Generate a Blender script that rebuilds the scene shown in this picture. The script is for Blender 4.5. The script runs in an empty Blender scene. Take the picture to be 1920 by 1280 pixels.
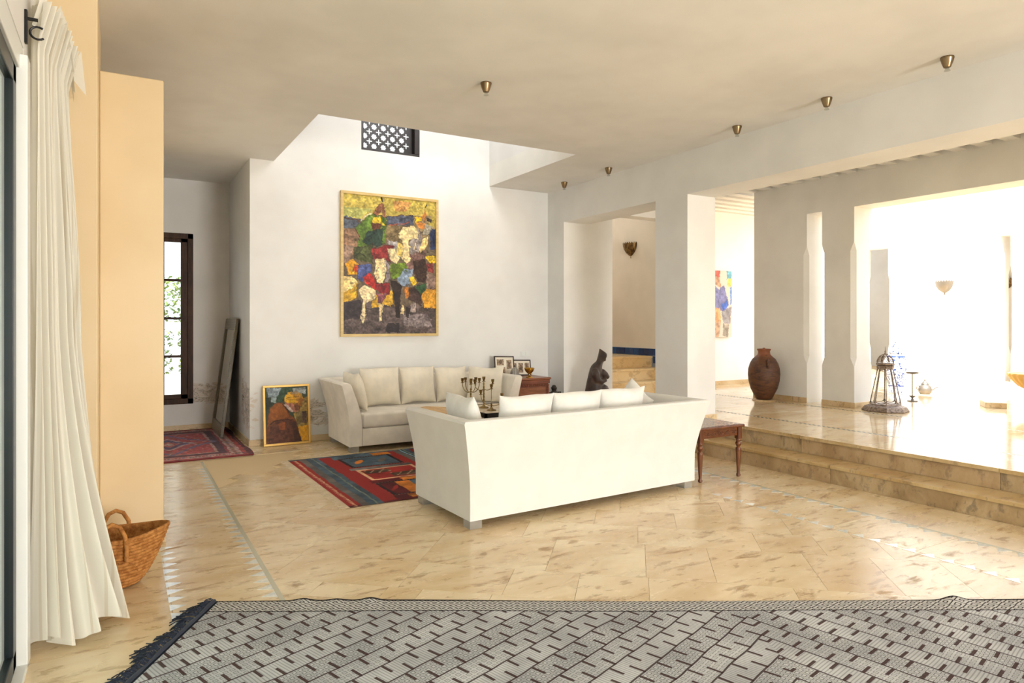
import bpy, bmesh, math, random
import numpy as np
from mathutils import Vector, Matrix
from mathutils.geometry import delaunay_2d_cdt

random.seed(4)
RNG = np.random.RandomState(7)
scene = bpy.context.scene
COL = scene.collection
PI = math.pi

# ------------------------------------------------------------------ camera
YAW = math.atan(735.0 / 1250.0)
cam_d = bpy.data.cameras.new('camera')
cam_d.sensor_width = 36.0
cam_d.lens = 1250.0 / 1920.0 * 36.0
cam_d.shift_y = -35.0 / 1920.0
cam_d.clip_start = 0.05
cam_d.clip_end = 300
cam = bpy.data.objects.new('camera', cam_d)
cam.location = (0, 0, 1.5)
cam.rotation_euler = (PI / 2, 0, -YAW)
COL.objects.link(cam)
scene.camera = cam

# ------------------------------------------------------------------ world, sun, daylight
world = bpy.data.worlds.new('sky')
scene.world = world
world.use_nodes = True
wn = world.node_tree.nodes
wn['Background'].inputs['Color'].default_value = (0.80, 0.89, 1.0, 1)
wn['Background'].inputs['Strength'].default_value = 2.3

def add_light(name, kind, loc, rot, energy, color=(1, 1, 1), size=None):
    d = bpy.data.lights.new(name, kind)
    d.energy = energy
    d.color = color
    if kind == 'AREA':
        d.shape = 'RECTANGLE'
        d.size, d.size_y = size
    o = bpy.data.objects.new(name, d)
    o.location = loc
    o.rotation_euler = rot
    COL.objects.link(o)
    return o

sun = add_light('sun', 'SUN', (8, -6, 14), (0, 0, 0), 11.0, (1.0, 0.95, 0.87))
sun.data.angle = 0.01
sun.rotation_euler = Vector((0.42, 0.40, -0.82)).to_track_quat('-Z', 'Y').to_euler()
# daylight entering the glass doors on the left and the glazed front behind the camera
add_light('daylight_side_doors', 'AREA', (-0.75, 1.3, 1.35), (0, -PI / 2, 0), 4, (0.90, 0.95, 1.0), (2.5, 4.4))
add_light('daylight_front_doors', 'AREA', (4.2, -7.75, 1.35), (PI / 2 + 0.75, 0, 0), 660, (1.0, 0.98, 0.95), (2.8, 2.4))
add_light('daylight_added_void', 'AREA', (3.7, 6.15, 5.6), (PI / 2, 0, 0), 40, (0.97, 0.985, 1.0), (1.1, 1.9))  # area light added in the void to brighten back wall and rear sofa

vs = scene.view_settings
vs.view_transform = 'Standard'
vs.look = 'None'
vs.gamma = 1.0
vs.use_curve_mapping = False
vs.exposure = 0.46

# ------------------------------------------------------------------ helpers
def lin(c):
    out = []
    for v in c[:3]:
        v = v / 255.0
        out.append(v / 12.92 if v <= 0.04045 else ((v + 0.055) / 1.055) ** 2.4)
    return tuple(out)

def lin_np(a):
    a = a / 255.0
    return np.where(a <= 0.04045, a / 12.92, ((a + 0.055) / 1.055) ** 2.4)

class S:
    """a shader value that can be combined with + - * / and functions"""
    def __init__(self, t, s): self.t, self.s = t, s
    def _m(self, op, *o):
        n = self.t.nodes.new('ShaderNodeMath'); n.operation = op
        for i, v in enumerate((self,) + o):
            if isinstance(v, S): self.t.links.new(v.s, n.inputs[i])
            else: n.inputs[i].default_value = v
        return S(self.t, n.outputs[0])
    def __add__(self, o): return self._m('ADD', o)
    def __sub__(self, o): return self._m('SUBTRACT', o)
    def __mul__(self, o): return self._m('MULTIPLY', o)
    def __truediv__(self, o): return self._m('DIVIDE', o)
    def abs(self): return self._m('ABSOLUTE')
    def floor(self): return self._m('FLOOR')
    def fract(self): return self._m('FRACT')
    def lt(self, o): return self._m('LESS_THAN', o)
    def gt(self, o): return self._m('GREATER_THAN', o)
    def mod(self, o): return self._m('FLOORED_MODULO', o)
    def max(self, o): return self._m('MAXIMUM', o)
    def min(self, o): return self._m('MINIMUM', o)
    def inv(self): return S(self.t, self._m('MULTIPLY', -1.0).s)._m('ADD', 1.0)
    def ramp(self, a, b):
        n = self.t.nodes.new('ShaderNodeMapRange'); n.interpolation_type = 'SMOOTHSTEP'
        self.t.links.new(self.s, n.inputs['Value'])
        n.inputs['From Min'].default_value = a; n.inputs['From Max'].default_value = b
        return S(self.t, n.outputs['Result'])

class Mat:
    def __init__(self, name, color=(200, 200, 200), rough=0.6, metal=0.0, spec=0.5):
        self.m = bpy.data.materials.new(name); self.m.use_nodes = True
        self.t = self.m.node_tree; self.n = self.t.nodes; self.l = self.t.links
        self.b = self.n['Principled BSDF']
        self.b.inputs['Base Color'].default_value = (*lin(color), 1)
        self.b.inputs['Roughness'].default_value = rough
        self.b.inputs['Metallic'].default_value = metal
        self.b.inputs['Specular IOR Level'].default_value = spec
    def coord(self, kind='Object'):
        c = self.n.new('ShaderNodeTexCoord'); return c.outputs[kind]
    def pos(self):
        g = self.n.new('ShaderNodeNewGeometry'); return g.outputs['Position']
    def scaled(self, sock, s):
        m = self.n.new('ShaderNodeMapping'); self.l.new(sock, m.inputs['Vector'])
        m.inputs['Scale'].default_value = s; return m.outputs['Vector']
    def xyz(self, sock):
        x = self.n.new('ShaderNodeSeparateXYZ'); self.l.new(sock, x.inputs[0])
        return [S(self.t, x.outputs[i]) for i in range(3)]
    def noise(self, vec, scale, detail=4, rough=0.55, dist=0.0):
        x = self.n.new('ShaderNodeTexNoise')
        self.l.new(vec, x.inputs['Vector'])
        x.inputs['Scale'].default_value = scale; x.inputs['Detail'].default_value = detail
        x.inputs['Roughness'].default_value = rough; x.inputs['Distortion'].default_value = dist
        return S(self.t, x.outputs['Fac'])
    def rgb(self, c):
        x = self.n.new('ShaderNodeRGB'); x.outputs[0].default_value = (*lin(c), 1); return x.outputs[0]
    def mix(self, fac, a, b, mode='MIX'):
        x = self.n.new('ShaderNodeMix'); x.data_type = 'RGBA'; x.blend_type = mode
        if isinstance(fac, S): self.l.new(fac.s, x.inputs[0])
        else: x.inputs[0].default_value = fac
        for i, v in ((6, a), (7, b)):
            if isinstance(v, tuple): x.inputs[i].default_value = (*lin(v), 1)
            else: self.l.new(v, x.inputs[i])
        return x.outputs[2]
    def color(self, sock): self.l.new(sock, self.b.inputs['Base Color'])
    def rough(self, s): self.l.new(s.s, self.b.inputs['Roughness'])
    def bump(self, h, strength=0.2, dist=0.01):
        x = self.n.new('ShaderNodeBump')
        self.l.new(h.s, x.inputs['Height'])
        x.inputs['Strength'].default_value = strength; x.inputs['Distance'].default_value = dist
        self.l.new(x.outputs[0], self.b.inputs['Normal'])

class MB:
    """collects faces, build() links them as one mesh object"""
    def __init__(self): self.v, self.f = [], []
    def add(self, vs_, fs_):
        o = len(self.v); self.v += [tuple(p) for p in vs_]
        self.f += [tuple(i + o for i in f) for f in fs_]; return self
    def box(self, x0, x1, y0, y1, z0, z1):
        v = [(x, y, z) for z in (z0, z1) for y in (y0, y1) for x in (x0, x1)]
        return self.add(v, [(0, 2, 3, 1), (4, 5, 7, 6), (0, 1, 5, 4), (2, 6, 7, 3), (0, 4, 6, 2), (1, 3, 7, 5)])
    def prism(self, pts, a0, a1, axis='z'):
        n = len(pts)
        def P(p, a):
            if axis == 'z': return (p[0], p[1], a)
            if axis == 'y': return (p[0], a, p[1])
            return (a, p[0], p[1])
        v = [P(p, a0) for p in pts] + [P(p, a1) for p in pts]
        f = [tuple(range(n))[::-1], tuple(range(n, 2 * n))] + [(i, (i + 1) % n, n + (i + 1) % n, n + i) for i in range(n)]
        return self.add(v, f)
    def loft(self, rings, cap=True, closed=True):
        n = len(rings[0]); v = [p for r in rings for p in r]; f = []
        for k in range(len(rings) - 1):
            for i in range(n if closed else n - 1):
                j = (i + 1) % n
                f.append((k * n + i, k * n + j, (k + 1) * n + j, (k + 1) * n + i))
        if cap and closed:
            f.append(tuple(range(n))[::-1]); f.append(tuple(range((len(rings) - 1) * n, len(rings) * n)))
        return self.add(v, f)
    def lathe(self, prof, n=24, c=(0, 0, 0), sx=1, sy=1, a0=0, a1=2 * PI, cap=True):
        full = abs(a1 - a0 - 2 * PI) < 1e-6
        m = n if full else n + 1
        rings = [[(c[0] + r * sx * math.cos(a0 + (a1 - a0) * i / n), c[1] + r * sy * math.sin(a0 + (a1 - a0) * i / n), c[2] + z) for i in range(m)] for r, z in prof]
        return self.loft(rings, cap=cap and full, closed=full)
    def tube(self, pts, r, n=8, cap=True):
        pts = [Vector(p) for p in pts]; rings = []
        rr = r if isinstance(r, (list, tuple)) else [r] * len(pts)
        up = None
        for i, p in enumerate(pts):
            t = (pts[min(i + 1, len(pts) - 1)] - pts[max(i - 1, 0)])
            if t.length < 1e-9: t = Vector((0, 0, 1))
            t.normalize()
            if up is None:
                up = Vector((0, 0, 1)) if abs(t.z) < 0.9 else Vector((1, 0, 0))
            a = t.cross(up).normalized(); b = a.cross(t).normalized(); up = b
            rings.append([p + a * (rr[i] * math.cos(2 * PI * k / n)) + b * (rr[i] * math.sin(2 * PI * k / n)) for k in range(n)])
        return self.loft(rings, cap)
    def xform(self, M):
        self.v = [tuple(M @ Vector(p)) for p in self.v]; return self
    def mesh(self, name, mat, smooth=None, bevel=0, seg=2):
        me = bpy.data.meshes.new(name)
        bm = bmesh.new()
        bv = [bm.verts.new(p) for p in self.v]
        for f in self.f:
            try: bm.faces.new([bv[i] for i in f])
            except ValueError: pass
        bmesh.ops.recalc_face_normals(bm, faces=bm.faces)
        if bevel:
            ed = [e for e in bm.edges if len(e.link_faces) == 2 and e.calc_face_angle(0) > 0.6]
            bmesh.ops.bevel(bm, geom=ed, offset=bevel, segments=seg, profile=0.5, affect='EDGES', clamp_overlap=True)
        bm.to_mesh(me); bm.free()
        if mat: me.materials.append(mat.m if isinstance(mat, Mat) else mat)
        if smooth is not None:
            me.polygons.foreach_set('use_smooth', [True] * len(me.polygons))
            me.set_sharp_from_angle(angle=math.radians(smooth))
        return me
    def build(self, name, mat, parent=None, smooth=None, bevel=0, seg=2):
        return link(name, self.mesh(name, mat, smooth, bevel, seg), parent)

def link(name, me, parent=None, loc=None, rz=None):
    o = bpy.data.objects.new(name, me); COL.objects.link(o)
    if parent: o.parent = parent
    if loc is not None: o.location = loc
    if rz is not None: o.rotation_euler = (0, 0, rz)
    return o

def tag(o, label=None, cat=None, group=None, kind=None):
    if label: o['label'] = label
    if cat: o['category'] = cat
    if group: o['group'] = group
    if kind: o['kind'] = kind
    return o

def thing(name, label, cat, loc=(0, 0, 0), rz=0, group=None):
    o = bpy.data.objects.new(name, None); COL.objects.link(o)
    o.location = loc; o.rotation_euler = (0, 0, rz); o.empty_display_size = 0.1
    return tag(o, label, cat, group)

def struct(name, mb, mat, label, smooth=None, bevel=0):
    o = mb.build(name, mat, None, smooth, bevel)
    return tag(o, label, name.split('_')[0], kind='structure')

def copy_tree(o, parent=None):
    c = o.copy(); COL.objects.link(c); c.parent = parent
    for ch in o.children: copy_tree(ch, c)
    return c

# ------------------------------------------------------------------ materials
def plaster(name, color, rough=0.75, tint=None):
    m = Mat(name, color, rough, spec=0.3)
    p = m.pos()
    n1 = m.noise(p, 1.3, 3); n2 = m.noise(p, 60, 3)
    t = tint or tuple(int(c * 0.955) for c in color)
    m.color(m.mix(n1.ramp(0.3, 0.75), color, t))
    m.bump(n2, 0.06, 0.004)
    return m

M_white = plaster('white plaster', (238, 236, 232))
M_ceil = plaster('ceiling plaster', (242, 238, 231))
M_cream = plaster('cream tadelakt plaster', (228, 206, 168), 0.5, (220, 196, 154))
M_court = plaster('courtyard lime plaster', (242, 240, 236))

def stained(name, color, bands):
    """white plaster with flaked damp marks; bands = (x0,x1,y0,y1,z0,z1) boxes in the room"""
    m = Mat(name, color, 0.78, spec=0.3)
    p = m.pos(); x, y, z = m.xyz(p)
    n1 = m.noise(p, 1.3, 3); base = m.mix(n1.ramp(0.3, 0.75), color, tuple(int(c * 0.955) for c in color))
    edge = m.noise(m.scaled(p, (4, 4, 9)), 1.6, 7, 0.65, 0.6)
    tot = None
    for (x0, x1, y0, y1, z0, z1) in bands:
        w = None
        for q, a, b in ((x, x0, x1), (y, y0, y1), (z, z0, z1)):
            d = (b - a) * 0.3
            k = q.ramp(a, a + d) * q.ramp(b - d, b).inv()
            w = k if w is None else w * k
        tot = w if tot is None else tot.max(w)
    pale = (edge + tot * 0.35).ramp(0.74, 0.78) * tot.ramp(0.05, 0.2)
    dark = ((edge - 0.52).abs().ramp(0.0, 0.022).inv() * tot.ramp(0.55, 0.9)).max((edge + tot * 0.4).ramp(0.98, 1.04))
    c = m.mix(pale * 0.75, base, (214, 200, 184))
    c = m.mix(dark * 0.85, c, (112, 108, 98))
    m.color(c)
    m.bump(m.noise(p, 60, 3) * 0.3 + pale * 0.5, 0.15, 0.004)
    return m

M_back = stained('white plaster with damp marks', (238, 236, 232), [(1.36, 2.5, 8.3, 8.8, 0.08, 0.62), (1.3, 1.5, 8.4, 9.6, 0.05, 0.9)])
M_recess = stained('alcove plaster with damp marks', (236, 233, 228), [(0.75, 1.36, 10.2, 10.6, 0.30, 0.72), (1.3, 1.5, 8.5, 9.4, 0.05, 0.95)])

def travertine(name, a=(230, 209, 172), b=(212, 184, 140), dark=(158, 122, 78), rough=(0.20, 0.42), rnd=True, ang=0.35):
    m = Mat(name, a, 0.3, spec=0.5)
    p = m.pos()
    mp = m.n.new('ShaderNodeMapping'); m.l.new(p, mp.inputs['Vector'])
    mp.inputs['Rotation'].default_value = (0, 0, ang); mp.inputs['Scale'].default_value = (1.0, 2.6, 1.5)
    v = mp.outputs['Vector']
    if rnd:
        oi = m.n.new('ShaderNodeObjectInfo')
        r = S(m.t, oi.outputs['Random'])
        cx = m.n.new('ShaderNodeCombineXYZ'); m.l.new((r * 37.0).s, cx.inputs[0]); m.l.new((r * 91.0).s, cx.inputs[1])
        va = m.n.new('ShaderNodeVectorMath'); va.operation = 'ADD'
        m.l.new(v, va.inputs[0]); m.l.new(cx.outputs[0], va.inputs[1]); v = va.outputs[0]
    n1 = m.noise(v, 1.1, 5, 0.6, 0.4); n2 = m.noise(v, 3.4, 9, 0.70, 0.5); n3 = m.noise(v, 14, 4, 0.6)
    c = m.mix(n1.ramp(0.35, 0.7), a, b)
    spots = n2.ramp(0.54, 0.66)
    c = m.mix(spots * 0.8, c, dark)
    n4 = m.noise(v, 5.5, 7, 0.64, 0.3)
    c = m.mix(n4.ramp(0.575, 0.635) * 0.62, c, tuple(int(q * 0.96) for q in dark))
    c = m.mix((n3 + n2 * 0.6).ramp(0.98, 1.1) * 0.4, c, (140, 112, 78))
    c = m.mix(n1.ramp(0.62, 0.3) * n3 * 0.5, c, (238, 222, 190))
    if rnd:
        c = m.mix(r.ramp(0.8, 1.0) * 0.30, c, (203, 166, 124))
        c = m.mix(r.ramp(0.4, 0.0) * 0.15, c, (238, 220, 184))
    m.color(c)
    m.rough(spots * (rough[1] - rough[0]) + n3 * 0.1 + rough[0])
    m.bump(n2 * -0.6 + n3 * 0.2, 0.05, 0.004)
    return m

M_trav = travertine('travertine floor tile')
M_trav_hall = travertine('polished gallery travertine', (232, 208, 168), (216, 184, 136), (186, 152, 108), (0.05, 0.16))
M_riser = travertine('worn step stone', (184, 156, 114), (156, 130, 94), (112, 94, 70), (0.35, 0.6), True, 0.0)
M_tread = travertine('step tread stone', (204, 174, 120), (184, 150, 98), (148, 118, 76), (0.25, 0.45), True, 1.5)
M_skirt = travertine('stone skirting', (224, 198, 156), (200, 168, 122), (160, 130, 92), (0.35, 0.5), False)
M_stair = travertine('stair stone', (234, 202, 146), (222, 184, 124), (196, 154, 98), (0.3, 0.45), False)
M_grout = Mat('joint mortar', (212, 186, 142), 0.6)
M_inlay = Mat('pale shell inlay', (232, 230, 220), 0.12, spec=0.7)
m = M_inlay; m.color(m.mix(m.noise(m.pos(), 30, 3).ramp(0.3, 0.7), (226, 224, 212), (200, 204, 200)))
M_inlay2 = Mat('grey green marble strip', (188, 184, 160), 0.2)
M_mosaic = Mat('dark mosaic strip', (120, 120, 104), 0.25)
m = M_mosaic
ck = m.n.new('ShaderNodeTexChecker'); m.l.new(m.pos(), ck.inputs['Vector']); ck.inputs['Scale'].default_value = 34
ck.inputs['Color1'].default_value = (*lin((86, 92, 84)), 1); ck.inputs['Color2'].default_value = (*lin((206, 190, 156)), 1)
m.color(ck.outputs['Color'])

def cloth(name, color, weave=420, rough=0.9, var=0.06):
    m = Mat(name, color, rough, spec=0.15)
    o = m.coord('Object')
    n1 = m.noise(o, 5, 3); n2 = m.noise(o, weave, 2)
    m.color(m.mix(n1.ramp(0.3, 0.7), color, tuple(int(c * (1 - var)) for c in color)))
    m.bump(n2 + n1 * 1.4, 0.12, 0.004)
    m.b.inputs['Sheen Weight'].default_value = 0.15
    return m

M_sofa = cloth('off white sofa linen', (246, 238, 224))
M_sofa2 = cloth('white sofa linen', (232, 229, 223), var=0.02)
M_pil = cloth('cream cushion linen', (248, 238, 218))
M_pil2 = cloth('white cushion linen', (244, 241, 234))

def wood(name, a, b, rough=0.4, scale=1.0, axis=(1, 8, 8), bump=0.1):
    m = Mat(name, a, rough)
    v = m.scaled(m.coord('Object'), tuple(s * scale for s in axis))
    n = m.noise(v, 3.0, 6, 0.6, 0.8); k = m.noise(v, 18, 3)
    m.color(m.mix((n * 0.8 + k * 0.3).ramp(0.35, 0.75), a, b))
    m.bump(n + k, bump, 0.004)
    return m

M_darkwood = wood('dark window wood', (78, 52, 33), (50, 32, 20), 0.5, 1.0, (8, 8, 1)); M_darkwood.b.inputs['Specular IOR Level'].default_value = 0.2
M_grille = wood('dark grille wood', (40, 24, 18), (24, 14, 12), 0.4)
M_chest = wood('reddish chest wood', (136, 72, 42), (92, 44, 26), 0.4)
M_chest_top = wood('chest top wood', (150, 92, 60), (112, 64, 40), 0.3)
M_table = wood('carved table wood', (122, 70, 36), (80, 42, 22), 0.33, 1, (8, 8, 1.5))
M_slab = wood('live edge wood', (226, 184, 112), (196, 146, 78), 0.4, 1, (6, 1.2, 6))
M_bark = wood('bark wood', (124, 84, 48), (84, 54, 32), 0.7)
M_goldframe = wood('pale wood frame', (226, 200, 138), (206, 172, 104), 0.4)
M_gilt = Mat('gilt frame', (206, 164, 84), 0.35, 0.35)
M_black = Mat('black metal', (24, 24, 26), 0.4, 0.3)
M_iron = Mat('dark iron frame', (40, 36, 34), 0.45, 0.4)
M_brass = Mat('aged brass', (150, 124, 72), 0.36, 0.85)
m = M_brass; m.color(m.mix(m.noise(m.coord(), 25, 4).ramp(0.35, 0.7), (168, 142, 86), (104, 84, 48)))
M_gold = Mat('goblet brass', (184, 138, 52), 0.25, 0.9)
M_bronze = Mat('spotlight bronze', (128, 108, 82), 0.28, 0.9)
M_sconce = Mat('pierced brass sconce', (120, 92, 52), 0.42, 0.7)
m = M_sconce; m.color(m.mix(m.noise(m.scaled(m.coord(), (1, 1, .3)), 40, 3).ramp(0.4, 0.6), (136, 108, 64), (78, 58, 34)))
M_lant = Mat('lantern metal', (120, 102, 90), 0.5, 0.45)
m = M_lant; m.color(m.mix(m.noise(m.coord(), 40, 4).ramp(0.4, 0.65), (156, 138, 124), (112, 96, 86)))
M_silver = Mat('tarnished silver metal', (120, 114, 106), 0.45, 0.6)
M_alu = Mat('white door frame', (232, 234, 230), 0.35)
M_dkalu = Mat('black door frame', (26, 32, 36), 0.35, 0.3)
M_mortar_white = Mat('white painted stone', (240, 240, 238), 0.7)

def glass(name, tint=(1, 1, 1), fac=0.08, rough=0.0):
    m = bpy.data.materials.new(name); m.use_nodes = True
    t = m.node_tree; t.nodes.clear()
    out = t.nodes.new('ShaderNodeOutputMaterial')
    tr = t.nodes.new('ShaderNodeBsdfTransparent'); tr.inputs[0].default_value = (*tint, 1)
    gl = t.nodes.new('ShaderNodeBsdfGlossy'); gl.inputs['Roughness'].default_value = rough
    lw = t.nodes.new('ShaderNodeLayerWeight'); lw.inputs[0].default_value = 0.5
    pw3 = t.nodes.new('ShaderNodeMath'); pw3.operation = 'POWER'; pw3.inputs[1].default_value = 4.0
    t.links.new(lw.outputs['Facing'], pw3.inputs[0])
    fr = t.nodes.new('ShaderNodeMath'); fr.operation = 'MULTIPLY_ADD'; fr.inputs[1].default_value = 0.6; fr.inputs[2].default_value = 0.04
    t.links.new(pw3.outputs[0], fr.inputs[0])
    mx = t.nodes.new('ShaderNodeMixShader')
    t.links.new(fr.outputs[0], mx.inputs[0]); t.links.new(tr.outputs[0], mx.inputs[1]); t.links.new(gl.outputs[0], mx.inputs[2])
    t.links.new(mx.outputs[0], out.inputs[0])
    return m

G_door = glass('door glass', (0.86, 0.95, 0.92))
G_win = glass('window glass', (0.97, 0.98, 0.97))
G_pane = glass('lantern glass', (0.95, 0.96, 0.97))
G_acry = Mat('clear acrylic foot', (196, 190, 180), 0.12); G_acry.b.inputs['Alpha'].default_value = 0.5
M_mirror = Mat('mirror glass', (225, 228, 226), 0.02, 1.0)

# ------------------------------------------------------------------ dimensions of the place
CEIL, BACKY, BX, DX = 3.5, 8.6, 5.7, -0.37
HALL = 0.345            # height of the raised gallery floor
CX = 8.55               # gallery side of the courtyard wall
FX = 15.0               # far courtyard wall

# ------------------------------------------------------------------ floor with stone tiles
GAP = 0.0009
floor = struct('floor', MB().box(-0.6, 5.72, -7.6, 10.5, -0.14, -0.006), M_grout, 'honey coloured travertine floor of the living room')
def clip_rect(poly, x0, x1, y0, y1):
    for ax, lim, sgn in ((0, x0, 1), (0, x1, -1), (1, y0, 1), (1, y1, -1)):
        out = []
        for i in range(len(poly)):
            a, b = poly[i], poly[(i + 1) % len(poly)]
            ia, ib = (a[ax] - lim) * sgn >= 0, (b[ax] - lim) * sgn >= 0
            if ia: out.append(a)
            if ia != ib:
                t = (lim - a[ax]) / (b[ax] - a[ax])
                out.append((a[0] + t * (b[0] - a[0]), a[1] + t * (b[1] - a[1])))
        poly = out
        if len(poly) < 3: return []
    return poly
_tile_cache = {}
def tile_at(name, poly, z0, z1, mat, parent):
    cx = sum(p[0] for p in poly) / len(poly); cy = sum(p[1] for p in poly) / len(poly)
    key = (mat.m.name, z0, z1) + tuple(round(c, 3) for p in poly for c in (p[0] - cx, p[1] - cy))
    if key not in _tile_cache:
        _tile_cache[key] = MB().prism([(p[0] - cx, p[1] - cy) for p in poly], z0, z1).mesh(name, mat)
    return link(name, _tile_cache[key], parent, (cx, cy, 0))
def area(poly):
    return abs(sum(poly[i][0] * poly[(i + 1) % len(poly)][1] - poly[(i + 1) % len(poly)][0] * poly[i][1] for i in range(len(poly)))) / 2
c45 = math.cos(math.radians(-41)); s45 = math.sin(math.radians(-41))
FIELD = (0.752, 4.508, 1.2, 8.02)
rows = []
vv = -7.0; k = 0
while vv < 9:
    h = (0.40, 0.40, 0.20, 0.40, 0.60, 0.40)[k % 6]; k += 1
    uu = -4.0 + random.random() * 0.5
    while uu < 10:
        w = random.choice((0.40, 0.60, 0.60, 0.40, 0.80)) if h > 0.3 else random.choice((0.2, 0.4, 0.4))
        q = [(uu + GAP, vv + GAP), (uu + w - GAP, vv + GAP), (uu + w - GAP, vv + h - GAP), (uu + GAP, vv + h - GAP)]
        q = [(a * c45 - b * s45, a * s45 + b * c45) for a, b in q]
        q = clip_rect(q, *FIELD)
        if q and area(q) > 0.004: tile_at('tile', q, -0.006, 0.0, M_trav, floor)
        uu += w
    vv += h
def grid_tiles(x0, x1, y0, y1, ny, nx=1, mat=M_trav, par=None, z0=-0.006, z1=0.0):
    for j in range(nx):
        for i in range(ny):
            a0 = x0 + (x1 - x0) * j / nx + GAP; a1 = x0 + (x1 - x0) * (j + 1) / nx - GAP
            b0 = y0 + (y1 - y0) * i / ny + GAP; b1 = y0 + (y1 - y0) * (i + 1) / ny - GAP
            tile_at('tile', [(a0, b0), (a1, b0), (a1, b1), (a0, b1)], z0, z1, mat, par or floor)
grid_tiles(0.235, 0.75, 2.6, 8.6, 10)          # borders run straight beside the diagonal field
grid_tiles(4.51, 5.03, 1.2, 8.6, 12)
grid_tiles(5.03, 5.715, 1.2, 8.6, 12)
grid_tiles(-0.36, 0.235, 2.6, 5.1, 5)
grid_tiles(0.752, 4.508, 8.02, 8.6, 1, 7)
grid_tiles(-0.25, 1.36, 8.6, 10.4, 3, 3)
# inlaid triangles along the border lines
tri_pos = MB().prism([(0, -0.044), (0.082, 0), (0, 0.044)], 0.0, 0.0012).mesh('inlay_triangle', M_inlay)
tri_neg = MB().prism([(0, -0.044), (0, 0.044), (-0.082, 0)], 0.0, 0.0012).mesh('inlay_triangle', M_inlay)
for xl, y0, y1, me in ((0.225, 3.70, 5.05, tri_pos), (0.745, 3.84, 7.5, tri_neg), (4.47, 1.75, 4.2, tri_pos), (5.05, 1.8, 5.3, tri_neg)):
    y = y0
    while y < y1:
        link('inlay_triangle', me, floor, (xl, y, 0)); y += 0.118
MB().box(0.746, 0.772, 2.6, 7.9, 0, 0.0010).build('inlay_strip', M_inlay2, floor)
MB().box(5.052, 5.075, 1.2, 8.0, 0, 0.0010).build('inlay_strip', M_inlay2, floor)

# ------------------------------------------------------------------ raised gallery floor and steps
hall = struct('floor_gallery', MB().box(6.06, 18.0, -7.6, 8.3, HALL - 0.3, HALL - 0.006).box(5.74, 6.06, 6.2, 8.3, 0.0, HALL - 0.006).box(8.32, 18.0, 8.3, 13.0, HALL - 0.3, HALL - 0.006), M_grout, 'polished stone floor of the raised gallery')
for x0, x1, nx in ((6.03, 6.73, 1), (6.80, 8.26, 2), (8.33, 8.95, 1)):
    grid_tiles(x0, x1, 0.6, 8.17, 12, nx, M_trav_hall, hall, HALL - 0.006, HALL)
grid_tiles(5.71, 6.03, 6.2, 8.17, 4, 1, M_trav_hall, hall, HALL - 0.006, HALL)
grid_tiles(8.95, 15.0, 0.6, 8.74, 9, 6, M_trav_hall, hall, HALL - 0.006, HALL)
grid_tiles(11.2, 15.0, 8.74, 9.9, 1, 4, M_trav_hall, hall, HALL - 0.006, HALL)
grid_tiles(15.0, 17.5, 0.6, 9.9, 8, 2, M_trav_hall, hall, HALL - 0.006, HALL)
for x0, x1 in ((6.73, 6.80), (8.26, 8.33)):
    MB().box(x0 + .002, x1 - .002, 0.6, 8.16, HALL - 0.006, HALL).build('mosaic_strip', M_mosaic, hall)
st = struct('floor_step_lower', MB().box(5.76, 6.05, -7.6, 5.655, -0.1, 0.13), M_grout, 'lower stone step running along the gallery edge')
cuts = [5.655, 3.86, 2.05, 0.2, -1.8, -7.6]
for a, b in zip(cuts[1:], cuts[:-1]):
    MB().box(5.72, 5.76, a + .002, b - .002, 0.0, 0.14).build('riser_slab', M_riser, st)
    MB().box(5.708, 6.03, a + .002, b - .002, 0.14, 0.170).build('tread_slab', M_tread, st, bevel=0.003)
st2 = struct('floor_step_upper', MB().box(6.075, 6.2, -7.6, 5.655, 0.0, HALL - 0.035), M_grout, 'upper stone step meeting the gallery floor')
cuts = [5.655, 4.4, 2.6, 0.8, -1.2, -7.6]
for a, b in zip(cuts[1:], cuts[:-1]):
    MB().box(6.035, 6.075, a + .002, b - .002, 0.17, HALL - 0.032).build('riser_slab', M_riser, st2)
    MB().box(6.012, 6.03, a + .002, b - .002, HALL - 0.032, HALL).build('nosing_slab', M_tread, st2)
struct('wall_opening_plinth', MB().box(5.70, 5.74, 6.2, 8.17, 0, HALL - 0.006), M_riser, 'stone edge of the raised floor in the first opening')

# ------------------------------------------------------------------ walls
GX0, GX1, GZ0, GZ1 = 2.747, 3.575, 3.79, 4.62        # grille opening
T = 0.25
wb = MB()
wb.box(1.36, GX0, BACKY, BACKY + T, 0, 6.6).box(GX1, 5.7, BACKY, BACKY + T, 0, 6.6)
wb.box(GX0, GX1, BACKY, BACKY + T, 0, GZ0).box(GX0, GX1, BACKY, BACKY + T, GZ1, 6.6)
struct('wall_back', wb, M_back, 'white plaster back wall behind the cream sofa')
struct('wall_back_left', MB().box(-0.6, 0.42, BACKY, BACKY + 0.15, 0, CEIL), M_cream, 'narrow edge of wall left of the alcove')
wa = MB().box(1.36, 1.60, BACKY + T, 10.6, 0, CEIL)
struct('wall_alcove_right', wa, M_recess, 'shaded side wall of the alcove behind the leaning mirror')
WX0, WX1, WZ0, WZ1, RY = 0.0, 0.885, 0.37, 2.745, 10.35
wr = MB().box(-0.6, WX0, RY, RY + T, 0, CEIL).box(WX1, 1.60, RY, RY + T, 0, CEIL)
wr.box(WX0, WX1, RY, RY + T, 0, WZ0).box(WX0, WX1, RY, RY + T, WZ1, CEIL)
struct('wall_alcove_rear', wr, M_recess, 'rear wall of the alcove around the brown window')
struct('wall_alcove_left', MB().box(-0.6, -0.3, BACKY + .15, RY, 0, CEIL), M_white, 'hidden left side wall of the alcove')
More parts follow.
